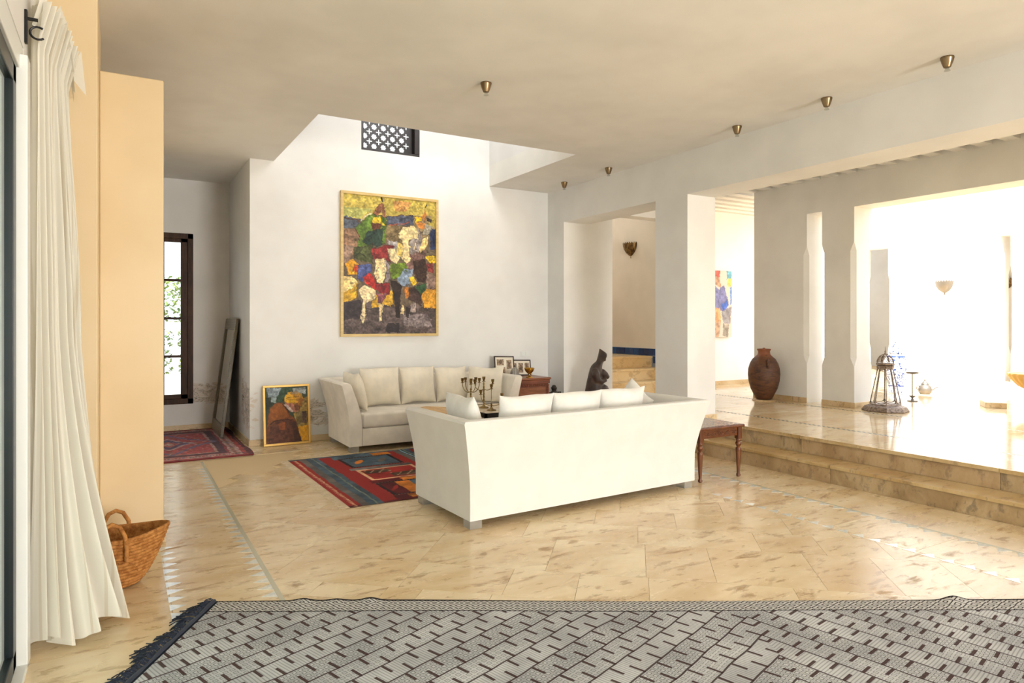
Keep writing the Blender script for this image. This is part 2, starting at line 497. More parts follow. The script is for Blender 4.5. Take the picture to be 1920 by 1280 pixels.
# beam wall with two openings towards the gallery
wm = MB().box(BX, 6.62, 8.17, BACKY, 0, 5.3).box(BX, 6.157, 5.66, 6.2, 0, 3.0)
wm.box(BX, 6.157, -7.6, 8.17, 3.0, CEIL + 0.3).box(BX, 6.157, -7.6, -1.6, 0, 3.0)
struct('wall_beam_right', wm, M_white, 'long white beam wall with column facing the gallery')
struct('wall_gallery_end', MB().box(6.62, 8.32, 8.17, 8.42, 3.2, 3.53).box(6.62, 8.32, 8.17, 8.42, 3.96, 5.3), M_white, 'end wall of the gallery over the stair opening')
struct('wall_left', MB().box(-0.6, DX, 3.66, 4.75, 0, CEIL).box(-0.6, DX, -7.6, 3.66, 2.72, CEIL).box(-0.6, DX, -7.6, -1.0, 0, 2.72), M_white, 'white wall above the sliding glass doors')
struct('wall_left_return', MB().box(-0.6, -0.116, 4.75, 5.5, 0, CEIL), M_cream, 'cream plaster wall return beside the curtain', bevel=0.008)
struct('wall_left_pier', MB().box(-0.116, 0.258, 5.14, 5.75, 0, 3.156), M_cream, 'cream plaster pier that stops below the ceiling', bevel=0.008)
struct('wall_left_rear', MB().box(-0.6, -0.30, 5.5, 6.1, 0, CEIL).box(-0.6, -0.30, 8.1, BACKY, 0, CEIL).box(-0.6, -0.30, 6.1, 8.1, 0, 0.4).box(-0.6, -0.30, 6.1, 8.1, 2.7, CEIL), M_cream, 'left wall hidden behind the cream pier')
struct('wall_front', MB().box(-0.6, 2.6, -7.6, -7.4, 0, CEIL).box(5.6, 18.0, -7.6, -7.4, 0, CEIL).box(2.6, 5.6, -7.6, -7.4, 2.65, CEIL), M_white, 'front wall behind the viewer with wide door opening')
# ceiling with the square void
VX0, VX1, VY0 = 1.64, 4.67, 6.45
cl = MB().box(-0.6, VX0, -7.6, 10.6, CEIL, CEIL + 0.3).box(VX1, 5.7, -7.6, BACKY, CEIL, CEIL + 0.3).box(VX0, VX1, -7.6, VY0, CEIL, CEIL + 0.3)
struct('ceiling', cl, M_ceil, 'cream plaster ceiling with a square void over the sofas')
vw = MB().box(VX0 - 0.2, VX0, VY0 - .2, BACKY, CEIL + 0.3, 6.6).box(VX1, VX1 + 0.2, VY0 - .2, BACKY, CEIL + 0.3, 6.6)
vw.box(VX0, VX1, VY0 - 0.2, VY0, CEIL + 0.3, 4.5).box(VX0, VX0 + 1.5, VY0 - 0.2, VY0, 4.5, 6.6).box(VX1 - .4, VX1, VY0 - 0.2, VY0, 4.5, 6.6)
struct('wall_void', vw, M_white, 'white walls of the void rising to the upper floor')
struct('ceiling_void', MB().box(-0.6, 5.7, 1.0, BACKY + T, 6.6, 6.8), M_white, 'upper ceiling over the void, extended to keep the sun out')  # unseen slab, stretched forward past the void to block the sun
struct('wall_behind_grille', MB().box(2.0, 4.4, 9.9, 10.0, 3.5, 5.6).box(2.0, 4.4, 8.85, 10.0, 3.4, 3.5), M_court, 'pale wall seen through the wooden grille')
# unseen eaves added to keep direct sun out of doors and side window
struct('roof_added_sunshade', MB().box(-4.4, -0.6, -6.6, 9.5, 3.3, 3.45).box(-0.6, 7.0, -10.6, -7.6, 3.3, 3.45), M_white, 'added plaster sunshade over the terrace doors')
struct('floor_terrace', MB().box(-14, -0.6, -14, 16, -0.16, -0.03).box(-0.6, 18, -14, -7.6, -0.16, -0.03).box(-0.6, 6.0, 10.6, 22, -0.16, -0.03), Mat('terrace paving', (206, 196, 176), 0.7), 'pale paved terrace outside the doors')

struct('wall_added_skyblock', MB().box(-5.8, -5.6, -9, 9, -0.03, 1.9), M_white, 'added white wall across the terrace that cuts sky light')  # added outside to reduce low sky light through the side doors
# skirtings
def skirt(name, x0, x1, y0, y1, z, label):
    struct(name, MB().box(x0, x1, y0, y1, z, z + 0.075), M_skirt, label, bevel=0.003)
skirt('baseboard_back', 1.36, 5.7, BACKY - 0.014, BACKY, 0, 'stone skirting along the back wall')
skirt('baseboard_alcove_side', 1.346, 1.36, BACKY - 0.014, RY, 0, 'stone skirting along the alcove side wall')
skirt('baseboard_alcove_rear', -0.3, 1.346, RY - 0.014, RY, 0, 'stone skirting under the alcove window')
skirt('baseboard_pier', -0.116, 0.268, 5.128, 5.14, 0, 'stone skirting at the foot of the cream pier')
skirt('baseboard_jamb', 5.71, 6.62, 8.156, 8.17, HALL, 'stone skirting at the gallery end wall by the statue')
skirt('baseboard_column', 5.71, 6.172, 5.645, 5.66, HALL - 0.01, 'stone skirting at the foot of the white column')

# ------------------------------------------------------------------ gallery ceiling with joists
gc = struct('ceiling_gallery', MB().box(6.157, 8.95, -7.6, 8.74, 3.72, 3.96).box(8.95, 11.2, 7.07, 8.95, 3.72, 3.96), M_court, 'gallery ceiling carried by white joists')
joist = MB().box(6.157, CX, -0.07, 0.07, 3.53, 3.72).mesh('joist', M_court)
joist_long = MB().box(6.157, 11.2, -0.07, 0.07, 3.53, 3.72).mesh('joist', M_court)
y = 1.4
while y < 8.7:
    link('joist', joist if y < 7.1 else joist_long, gc, (0, y, 0)); y += 0.27

# ------------------------------------------------------------------ courtyard walls and pillars
def pillar(name, x0, x1, y0, y1, z0, z1, label, edges, c=0.055, za=1.02, zb=2.48):
    """wall piece with stopped chamfers on the chosen vertical edges (subset of 'ab': a = y0 end, b = y1 end)"""
    rings = []
    for z, k in ((z0, 0.001), (za - .12, 0.001), (za, c), (zb, c), (zb + .12, 0.001), (z1, 0.001)):
        ka = k if 'a' in edges else 0.001; kb = k if 'b' in edges else 0.001
        rings.append([(x0 + ka, y0, z), (x1 - ka, y0, z), (x1, y0 + ka, z), (x1, y1 - kb, z), (x1 - kb, y1, z), (x0 + kb, y1, z), (x0, y1 - kb, z), (x0, y0 + ka, z)])
    struct(name, MB().loft(rings), M_court, label)
pillar('wall_court_near', CX, CX + 0.40, 6.14, 7.07, HALL, 3.07, 'courtyard wall piece behind the brown jar', 'a')
pillar('wall_court_pillar', CX, CX + 0.40, 5.42, 5.90, HALL, 3.07, 'white chamfered pillar beside the tall lantern', 'ab')
struct('wall_court_header', MB().box(CX, CX + 0.40, -7.6, 7.07, 3.07, 4.2), M_court, 'white lintel wall over the courtyard opening')
skirt('baseboard_court_near', CX - 0.014, CX, 6.14, 7.08, HALL, 'stone skirting behind the brown jar')
skirt('baseboard_court_pillar', CX - 0.014, CX, 5.405, 5.90, HALL, 'stone skirting on the front of the courtyard pillar')
skirt('baseboard_court_pillar_side', CX, CX + 0.4, 5.406, 5.42, HALL, 'stone skirting on the side of the courtyard pillar')
struct('wall_court_painting', MB().box(8.32, 11.2, 8.74, 8.95, HALL, 3.72), M_court, 'courtyard end wall carrying the colourful painting')
struct('wall_court_return', MB().box(11.0, 11.2, 8.95, 9.9, HALL, 3.96), M_court, 'short return of the courtyard end wall')
struct('wall_court_end', MB().box(11.0, FX, 9.9, 10.1, HALL, 4.2), M_court, 'sunlit end wall in the far corner of the courtyard')
skirt('baseboard_court_painting', 8.32, 11.2, 8.726, 8.74, HALL, 'stone skirting under the colourful painting')
ZT = 3.22
fy = [9.9, 9.35, 8.70, 6.62, 6.34, 5.62]
pillar('wall_far_a', FX, FX + 0.4, 9.35, 9.9, HALL, ZT, 'far courtyard wall corner piece', 'a', .05)
pillar('wall_far_b', FX, FX + 0.4, 6.47, 8.70, HALL, ZT, 'far sunlit courtyard wall with the silver sconce', 'ab', .05)
pillar('wall_far_c', FX, FX + 0.4, 5.70, 6.29, HALL, ZT, 'far courtyard pillar right of the narrow slit', 'ab', .05)
struct('wall_far_header', MB().box(FX, FX + 0.4, -7.6, 10.1, ZT, 4.2), M_court, 'top of the far courtyard wall')
struct('wall_far_gallery', MB().box(17.5, 17.7, -7.6, 13.0, 0, 4.2).box(15.0, 17.7, 12.8, 13.0, 0, 4.2).box(14.8, 15.0, 10.1, 13.0, 0, 4.2), M_white, 'shaded rear wall of the far gallery')
struct('ceiling_far_gallery', MB().box(15.0, 17.7, -7.6, 11.4, 4.2, 4.4), M_white, 'roof of the far gallery')

# ------------------------------------------------------------------ stair beyond the first opening
sw = MB().box(8.10, 8.32, 8.17, 8.8, 0, 3.53).box(8.10, 8.32, 8.8, 11.6, 0, 5.2).box(8.10, 8.32, 8.17, 8.8, 3.96, 5.2).box(6.42, 6.62, 8.6, 11.6, 0, 5.2).box(6.42, 8.32, 11.6, 11.8, 0, 5.2)
struct('wall_stair', sw, plaster('stair plaster', (236, 226, 210)), 'shaded plaster walls around the stair')
struct('ceiling_stair', MB().box(6.42, 8.32, 8.17, 9.6, 5.2, 5.4), M_white, 'ceiling above the stair')
stair = struct('floor_stair', MB().box(6.62, 8.10, 8.34, 11.6, 0, 0.50).box(6.62, 8.10, 8.64, 11.6, 0.5, 0.69).box(6.62, 8.10, 8.94, 11.6, 0.69, 0.88), M_stair, 'three honey stone steps rising behind the statue')
for i, yy in enumerate((8.30, 8.60, 8.90)):
    z = HALL + 0.19 * i
    MB().box(6.62, 8.10, yy, yy + 0.04, z, z + 0.155).build('riser_slab', M_stair, stair)
    MB().box(6.62, 8.10, yy - 0.02, yy + 0.32, z + 0.155, z + 0.19).build('tread_slab', M_stair, stair, bevel=0.004)
M_tile = Mat('cobalt glazed tile', (20, 58, 112), 0.12)
m = M_tile; oi = m.n.new('ShaderNodeObjectInfo')
m.color(m.mix(S(m.t, oi.outputs['Random']), (14, 40, 88), (28, 80, 140)))
tband = struct('trim_1', MB().box(8.092, 8.10, 8.60, 11.5, 0.915, 1.045).box(8.092, 8.10, 8.60, 8.92, 0.725, 0.915), Mat('tile joint', (150, 164, 180), 0.6), 'band of cobalt blue tiles along the stair wall')
tl = MB().box(8.084, 8.094, -0.061, 0.061, -0.061, 0.061).mesh('tile', M_tile, bevel=0.002)
for i in range(22): link('tile', tl, tband, (0, 8.665 + i * 0.127, 0.982))
for i in range(2): link('tile', tl, tband, (0, 8.665 + i * 0.127, 0.85))

# ------------------------------------------------------------------ alcove window
win = MB()
win.box(WX0, WX1, RY - 0.03, RY + 0.06, WZ1 - 0.075, WZ1).box(WX0, WX1, RY - 0.03, RY + 0.06, WZ0, WZ0 + 0.075)
win.box(WX0, WX0 + 0.07, RY - 0.03, RY + 0.06, WZ0, WZ1).box(WX1 - 0.07, WX1, RY - 0.03, RY + 0.06, WZ0, WZ1)
w1 = struct('window_1', win, M_darkwood, 'tall dark brown wooden window in the alcove', bevel=0.004)
for a, b in ((WX0 + 0.07, 0.443), (0.443, WX1 - 0.07)):
    zz0, zz1 = WZ0 + 0.075, WZ1 - 0.075
    f = MB().box(a, a + 0.085, RY - 0.012, RY + 0.04, zz0, zz1).box(b - 0.085, b, RY - 0.012, RY + 0.04, zz0, zz1)
    f.box(a, b, RY - 0.012, RY + 0.04, zz0, zz0 + 0.06).box(a, b, RY - 0.012, RY + 0.04, zz1 - 0.05, zz1)
    fo = f.build('casement_frame', M_darkwood, w1, bevel=0.004)
    n = 4; gz0, gz1 = zz0 + 0.06, zz1 - 0.05
    for i in range(n):
        z0 = gz0 + (gz1 - gz0) * i / n; z1 = gz0 + (gz1 - gz0) * (i + 1) / n
        MB().box(a + 0.085, b - 0.085, RY + 0.010, RY + 0.016, z0, z1).build('pane', G_win, fo)
        if i: MB().box(a + 0.085, b - 0.085, RY - 0.008, RY + 0.034, z0 - 0.017, z0 + 0.017).build('glazing_bar', M_darkwood, fo)
w2 = struct('window_2', MB().box(-0.52, -0.42, 6.1, 6.17, 0.4, 2.7).box(-0.52, -0.42, 8.03, 8.1, 0.4, 2.7).box(-0.52, -0.42, 6.17, 8.03, 0.4, 0.47).box(-0.52, -0.42, 6.17, 8.03, 2.63, 2.7).box(-0.52, -0.42, 7.06, 7.14, 0.47, 2.63), M_darkwood, 'dark brown side window behind the cream pier')
for a, b in ((6.17, 7.06), (7.14, 8.03)): MB().box(-0.473, -0.467, a, b, 0.47, 2.63).build('pane', G_win, w2)
# balustrade and greenery outside
bal = thing('balustrade', 'white garden balustrade outside the alcove window', 'balustrade', (0.6, 13.2, -0.03))
MB().box(-2.2, 2.2, -0.09, 0.09, 1.42, 1.54).build('rail', M_mortar_white, bal)
MB().box(-2.2, 2.2, -0.1, 0.1, 0, 0.62).build('plinth', M_mortar_white, bal)
bp = [(0.05, 0.62), (0.05, 0.66), (0.03, 0.70), (0.062, 0.86), (0.058, 0.95), (0.026, 1.16), (0.024, 1.30), (0.042, 1.36), (0.05, 1.42)]
bme = MB().lathe(bp, 12).mesh('baluster', M_mortar_white, 40)
for i in range(17): link('baluster', bme, bal, (-2.0 + i * 0.25, 0, 0))
M_leaf = Mat('hedge leaf', (86, 120, 44), 0.6)
m = M_leaf; m.color(m.mix(m.noise(m.pos(), 3, 3).ramp(0.3, 0.7), (64, 104, 34), (142, 160, 70)))
hd = MB()
for i in range(11000):
    px, py, pz = random.uniform(-3.2, 4.4), random.uniform(14.4, 15.6), random.uniform(0.0, 2.4)
    a, b = random.uniform(0, 6.28), random.uniform(-1, 1); r = random.uniform(0.04, 0.09)
    d1 = Vector((math.cos(a), math.sin(a), b)).normalized() * r; d2 = d1.cross(Vector((0.3, 0.2, 1))).normalized() * r * 0.5
    p = Vector((px, py, pz)); hd.add([p - d1, p + d2, p + d1, p - d2], [(0, 1, 2, 3)])
hg = thing('hedge', 'leafy green hedge beyond the white balustrade', 'hedge', (0, 0, 0))
tag(hd.build('foliage', M_leaf, hg), kind='stuff')
stem = MB()
for i in range(12): stem.tube([(-3 + i * .62, 15, -0.03), (-3 + i * .62 + random.uniform(-.1, .1), 15, 2.0)], [0.03, 0.012], 6)
stem.build('stem', M_bark, hg)

# ------------------------------------------------------------------ sliding glass door on the left
door = MB().box(-0.50, -0.372, -1.0, 3.66, 2.60, 2.72).box(-0.50, -0.345, 3.555, 3.66, 0.0, 2.66).box(-0.50, -0.345, -1.0, 3.58, -0.004, 0.022)
d1 = struct('door_1', door, M_alu, 'white frame and sill of the sliding terrace door', bevel=0.004)
for a, b, x in ((1.2, 3.555, -0.405), (-1.0, 1.26, -0.455)):
    f = MB().box(x - 0.02, x + 0.02, a, a + 0.09, 0.022, 2.60).box(x - 0.02, x + 0.02, b - 0.09, b, 0.022, 2.60)
    f.box(x - 0.02, x + 0.02, a, b, 0.022, 0.10).box(x - 0.02, x + 0.02, a, b, 2.52, 2.60)
    fo = f.build('sash', M_dkalu, d1, bevel=0.004)
    MB().box(x - 0.004, x + 0.004, a + 0.09, b - 0.09, 0.10, 2.52).build('pane', G_door, fo)

# ------------------------------------------------------------------ curtain with rail bracket
M_curt = Mat('striped linen curtain', (236, 232, 220), 0.85, spec=0.15)
m = M_curt
u, v_, _ = m.xyz(m.coord('UV'))
stripe = ((u * 9.0).fract() - 0.5).abs().lt(0.055).max(((u * 9.0 + 0.22).fract() - 0.5).abs().lt(0.02))
m.color(m.mix(stripe * 0.45, (240, 237, 226), (196, 182, 152)))
m.bump(m.noise(m.coord('UV'), 500, 2), 0.1, 0.002)
tl_ = m.n.new('ShaderNodeBsdfTranslucent'); tl_.inputs[0].default_value = (*lin((240, 234, 214)), 1)
mxs = m.n.new('ShaderNodeMixShader'); mxs.inputs[0].default_value = 0.30
m.l.new(m.b.outputs[0], mxs.inputs[1]); m.l.new(tl_.outputs[0], mxs.inputs[2]); m.l.new(mxs.outputs[0], m.n['Material Output'].inputs[0])
curt = thing('curtain', 'cream striped linen curtain gathered beside the glass door', 'curtain', (0, 0, 0))
NU, NV = 240, 60
def curve(pts, t):
    k = t * (len(pts) - 1); i = min(int(k), len(pts) - 2); f = k - i
    p0 = pts[max(i - 1, 0)]; p1 = pts[i]; p2 = pts[i + 1]; p3 = pts[min(i + 2, len(pts) - 1)]
    return tuple(0.5 * (2 * b + (c - a) * f + (2 * a - 5 * b + 4 * c - d) * f * f + (-a + 3 * b - 3 * c + d) * f ** 3) for a, b, c, d in zip(p0, p1, p2, p3))
top = [(-0.335, 3.73), (-0.30, 3.95), (-0.275, 4.2), (-0.26, 4.46)]
mid = [(-0.34, 3.72), (-0.28, 3.86), (-0.21, 4.04), (-0.22, 4.28)]
bot = [(-0.345, 3.70), (-0.25, 3.69), (-0.11, 3.72), (0.0, 3.88), (-0.07, 4.02), (-0.22, 4.06)]
cv, cf, cuv = [], [], []
for j in range(NV + 1):
    v = j / NV                                  # 0 top, 1 hem
    for i in range(NU + 1):
        t = i / NU
        a, b, c = curve(top, t), curve(mid, t), curve(bot, t)
        if v < 0.5: w = v / 0.5; w = w * w * (3 - 2 * w); p = [a[k] + (b[k] - a[k]) * w for k in (0, 1)]
        else: w = (v - 0.5) / 0.5; w = w ** 1.5; p = [b[k] + (c[k] - b[k]) * w for k in (0, 1)]
        amp = 0.022 + 0.030 * v
        ph = t * 2 * PI * (11 - 2.5 * v) + 0.6 * math.sin(v * 5 + t * 9)
        off = amp * (math.sin(ph) + 0.35 * math.sin(2.3 * ph + 1.1 + 2 * v))
        if v < 0.07: off += (0.07 - v) * 1.1 * (0.5 + 0.5 * math.sin(ph * 1.0)) 
        z = 2.95 * (1 - v) + 0.012 + 0.035 * v ** 8 * (1 + math.sin(t * 17))
        cv.append((p[0] + off * 0.75, p[1] - off * 0.62, z)); cuv.append((t, v))
for j in range(NV):
    for i in range(NU):
        a = j * (NU + 1) + i; cf.append((a, a + 1, a + NU + 2, a + NU + 1))
cme = bpy.data.meshes.new('drape'); cme.from_pydata(cv, [], cf); cme.materials.append(M_curt.m)
uvl = cme.uv_layers.new(name='UVMap')
li = np.empty(len(cme.loops), dtype=np.int32); cme.loops.foreach_get('vertex_index', li)
uvl.data.foreach_set('uv', np.array(cuv, dtype=np.float32)[li].ravel())
cme.polygons.foreach_set('use_smooth', [True] * len(cme.polygons))
co = link('drape', cme, curt)
# gathered heading that flares above the rail
hv = MB()
for i in range(9):
    t = i / 8; p = curve(top, t); q = 0.10 + 0.03 * math.sin(i * 2.1)
    for s in (-1, 1):
        hv.loft([[(p[0] + s * .012 + k * (q * .8) * (0.3 + 0.7 * s * (i % 2 - .5)), p[1] + k * .06 * s, 2.86 + k * 0.16), (p[0] + s * .012 + .02 + k * (q * .8) * (0.3 + 0.7 * s * (i % 2 - .5)), p[1] + .05 + k * .10 * s, 2.86 + k * 0.15 - k * 0.03 * i % 2)] for k in np.linspace(0, 1, 5)], cap=False, closed=False)
hv.build('heading', M_curt, curt, 60)
br = thing('curtain_bracket', 'black iron curtain bracket on the wall above the door', 'bracket', (DX, 3.69, 2.83))
MB().box(0, 0.012, -0.014, 0.014, -0.075, 0.075).build('plate', M_black, br, bevel=0.003)
MB().tube([(0.01, 0, 0.038), (0.05, 0, 0.038)], 0.008).build('arm', M_black, br, 40)
MB().tube([(0.05 + 0.03 * math.cos(a), 0, -0.02 + 0.028 * math.sin(a)) for a in np.linspace(0.3 * PI, 1.75 * PI, 12)], 0.005).build('hook', M_black, br, 40)

# ------------------------------------------------------------------ sofas
def make_sofa(name, label, loc, rz, L, D, mat):
    r = thing(name, label, 'sofa', loc, rz)
    Z0, H = 0.065, 0.805
    def fl(z): return 0.0 if z < 0.30 else 0.105 * ((z - 0.30) / (H - 0.30)) ** 1.35
    prof = [(fl(z), z) for z in (Z0, 0.2, 0.32, 0.42, 0.52, 0.62, 0.70, 0.76)]
    o = fl(H)
    prof += [(o - 0.004, H - 0.02), (o - 0.016, H - 0.005), (o - 0.035, H), (o - 0.095, H - 0.002), (o - 0.115, H - 0.012), (o - 0.125, H - 0.03)]
    prof += [(-0.085, 0.60), (-0.135, 0.44), (-0.15, 0.30), (-0.15, Z0)]
    for s in (-1, 1):
        X = s * L / 2
        A = [(X + s * q, D, z) for q, z in prof]
        A1 = [(X + s * q, D - 0.02, z) for q, z in prof]
        ctr = sum(p[0] for p in A) / len(A)
        A = [(p[0] + (ctr - p[0]) * 0.06, p[1], p[2] + (0.4 - p[2]) * 0.02) for p in A]
        Bk = [(X + s * q, -q, z) for q, z in prof]
        MB().loft([A, A1, [(p[0], D * .5, p[2]) for p in A1], Bk]).build('arm', mat, r, 35)
    Lr = [(-L / 2 - q, -q, z) for q, z in prof]; Rr = [(L / 2 + q, -q, z) for q, z in prof]
    Ml = [(0, p[1], p[2]) for p in Lr]
    MB().loft([Lr, Ml, Rr]).build('backrest', mat, r, 35)
    MB().box(-L / 2 + .15, L / 2 - .15, 0.15, D - 0.015, Z0, 0.27).build('base', mat, r, 30, 0.012)
    sc = MB().box(-L / 2 + .152, L / 2 - .152, 0.13, D - 0.005, 0.272, 0.445)
    sc.build('seat_cushion', mat, r, 40, 0.035, 4)
    for sx in (-1, 1):
        for yy in (0.02, D - 0.12):
            MB().box(sx * (L / 2 - 0.06) - 0.05, sx * (L / 2 - 0.06) + 0.05, yy, yy + 0.10, 0, Z0).build('foot', G_acry, r)
    return r
S1 = make_sofa('sofa', 'cream three seat sofa against the back wall under the large painting', (3.39, BACKY - 0.125, 0), PI, 2.22, 0.93, M_sofa)
S2 = make_sofa('sofa', 'white sofa in the foreground seen from behind', (3.345, 4.345, 0), math.radians(2.4), 2.34, 0.93, M_sofa2)

def pillow_mesh(w, h, t, seed):
    rs = random.Random(seed); n = 22; mb = MB(); V = []; F = []
    for side in (1, -1):
        for j in range(n + 1):
            for i in range(n + 1):
                a, b = i / n * 2 - 1, j / n * 2 - 1
                e = max(0.0, (1 - abs(a) ** 2.6)) ** 0.55 * max(0.0, (1 - abs(b) ** 2.6)) ** 0.55
                pin = 1 - 0.055 * (1 - abs(b) ** 2) * abs(a) ** 3, 1 - 0.055 * (1 - abs(a) ** 2) * abs(b) ** 3
                th = t / 2 * e * (1 + 0.10 * math.sin(3 * a + seed) * math.cos(2.3 * b + seed * .7))
                V.append((a * w / 2 * pin[0], side * (th + 0.004), b * h / 2 * pin[1] + 0.006 * math.sin(4 * a + seed)))
    N1 = (n + 1) ** 2
    for s in (0, 1):
        for j in range(n):
            for i in range(n):
                q = s * N1 + j * (n + 1) + i
                f = (q, q + 1, q + n + 2, q + n + 1); F.append(f if s else f[::-1])
    rim = [i for i in range(n + 1)] + [j * (n + 1) + n for j in range(1, n + 1)] + [n * (n + 1) + i for i in range(n - 1, -1, -1)] + [j * (n + 1) for j in range(n - 1, 0, -1)]
    for k in range(len(rim)):
        a, b = rim[k], rim[(k + 1) % len(rim)]; F.append((a, b, b + N1, a + N1))
    return mb.add(V, F)
def pillow(label, loc, rz, tilt, w=0.52, h=0.46, t=0.17, mat=M_pil, group=None, seed=1, roll=0.0):
    o = pillow_mesh(w, h, t, seed).build('cushion', mat, None, 60)
    o.location = loc; o.rotation_euler = (tilt, roll, rz)
    return tag(o, label, 'cushion', group)
g1, g2 = 'cushions on the cream sofa', 'cushions on the white sofa'
zc = 0.445 + 0.235
pillow('cream cushion at the left end of the back row on the rear sofa', (2.86, 8.17, zc + .012), 0.02, -0.20, .525, .49, .18, M_pil, g1, 1)
pillow('cream cushion second from left in the back row of the rear sofa', (3.37, 8.18, zc + .012), -0.02, -0.20, .485, .48, .17, M_pil, g1, 2)
pillow('cream cushion third from left in the back row of the rear sofa', (3.86, 8.18, zc), 0.01, -0.20, .47, .46, .17, M_pil, g1, 3)
pillow('cream cushion leaning in the right corner of the rear sofa', (4.20, 7.86, zc), -0.85, -0.20, .50, .47, .17, M_pil, g1, 4)
pillow('cream cushion propped on the left arm of the rear sofa', (2.45, 7.90, zc - .005), PI / 2 + .1, -0.24, .46, .46, .16, M_pil, g1, 5)
def on_s2(x, y):
    a = math.radians(2.4); return 3.345 + x * math.cos(a) - y * math.sin(a), 4.345 + x * math.sin(a) + y * math.cos(a)
for x, y, rz, ti, w, lb, sd in ((-0.92, 0.52, PI / 2, -0.22, .50, 'white cushion against the left arm of the foreground sofa', 6),
                                (-0.50, 0.30, 0.0, 0.20, .515, 'white cushion behind the foreground sofa back, left of the middle', 7),
                                (0.02, 0.30, 0.0, 0.20, .51, 'white cushion at the middle of the foreground sofa back', 8),
                                (0.53, 0.30, 0.0, 0.20, .505, 'white cushion right of the middle on the foreground sofa', 9),
                                (0.90, 0.52, -PI / 2 - .1, -0.24, .50, 'white cushion against the right arm of the foreground sofa', 10)):
    X, Y = on_s2(x, y)
    pillow(lb, (X, Y, zc + (.03 if sd == 10 else 0)), rz, ti, .40 if sd == 10 else w, .38 if sd == 10 else 0.50, .17, M_pil2, g2, sd, 0.5 if sd == 10 else 0)

# ------------------------------------------------------------------ painted surfaces (colour per vertex)
def smooth_noise(h, w, cells, seed):
    rs = np.random.RandomState(seed)
    gy, gx = max(2, int(cells * h / w) + 2), cells + 2
    g = rs.rand(gy, gx)
    y = np.linspace(0, gy - 1.001, h); x = np.linspace(0, gx - 1.001, w)
    yi, xi = y.astype(int), x.astype(int); fy, fx = (y - yi)[:, None], (x - xi)[None, :]
    fy, fx = fy * fy * (3 - 2 * fy), fx * fx * (3 - 2 * fx)
    return (g[yi][:, xi] * (1 - fy) * (1 - fx) + g[yi][:, xi + 1] * (1 - fy) * fx + g[yi + 1][:, xi] * fy * (1 - fx) + g[yi + 1][:, xi + 1] * fy * fx)
class Canvas:
    def __init__(self, w, h, bg, seed=1, jit=0.02):
        self.w, self.h, self.seed = w, h, seed
        self.img = np.zeros((h, w, 3)) + np.array(bg, float)
        y, x = np.mgrid[0:h, 0:w]
        self.u = (x + .5) / w + jit * (smooth_noise(h, w, 22, seed) - .5) + jit * .6 * (smooth_noise(h, w, 60, seed + 1) - .5)
        self.v = (y + .5) / h + jit * (smooth_noise(h, w, 22, seed + 2) - .5) + jit * .6 * (smooth_noise(h, w, 60, seed + 3) - .5)
        self.k = seed * 100
    def inside(self, poly):
        m = np.zeros((self.h, self.w), bool); n = len(poly)
        for i in range(n):
            (x0, y0), (x1, y1) = poly[i], poly[(i + 1) % n]
            if y0 == y1: continue
            c = ((y0 > self.v) != (y1 > self.v)) & (self.u < (x1 - x0) * (self.v - y0) / (y1 - y0) + x0)
            m ^= c
        return m
    def fill(self, poly, c, var=0.16, cells=18, alpha=1.0):
        self.k += 1
        n = smooth_noise(self.h, self.w, cells, self.k) - .5
        n2 = smooth_noise(self.h, self.w, cells * 4, self.k + 5000) - .5
        m = self.inside(poly)[..., None]
        col = np.array(c, float)[None, None] * (1 + var * 1.6 * n + var * n2)[..., None]
        self.img = np.where(m, self.img * (1 - alpha) + col * alpha, self.img)
    def ell(self, cx, cy, rx, ry, c, rot=0.0, **k):
        self.fill([(cx + rx * math.cos(a) * math.cos(rot) - ry * math.sin(a) * math.sin(rot), cy + rx * math.cos(a) * math.sin(rot) + ry * math.sin(a) * math.cos(rot)) for a in np.linspace(0, 2 * PI, 18, endpoint=False)], c, **k)
    def line(self, pts, wd, c, **k):
        for (x0, y0), (x1, y1) in zip(pts[:-1], pts[1:]):
            L = math.hypot(x1 - x0, y1 - y0) + 1e-9; nx, ny = -(y1 - y0) / L * wd, (x1 - x0) / L * wd
            self.fill([(x0 + nx, y0 + ny), (x1 + nx, y1 + ny), (x1 - nx, y1 - ny), (x0 - nx, y0 - ny)], c, **k)
    def rect(self, x0, y0, x1, y1, c, **k): self.fill([(x0, y0), (x1, y0), (x1, y1), (x0, y1)], c, **k)

def paint_mat(name, rough=0.5, bump=0.0, weave=0):
    m = Mat(name, (128, 128, 128), rough, spec=0.3)
    a = m.n.new('ShaderNodeAttribute'); a.attribute_name = 'paint'
    m.color(a.outputs['Color'])
    if bump:
        m.bump(m.noise(m.coord(), weave or 60, 4), bump, 0.004)
    return m
M_oil = paint_mat('oil paint', 0.45, 0.35, 70)
M_wool = paint_mat('woven wool', 0.95, 0.35, 260)
M_print = paint_mat('photo print', 0.4)

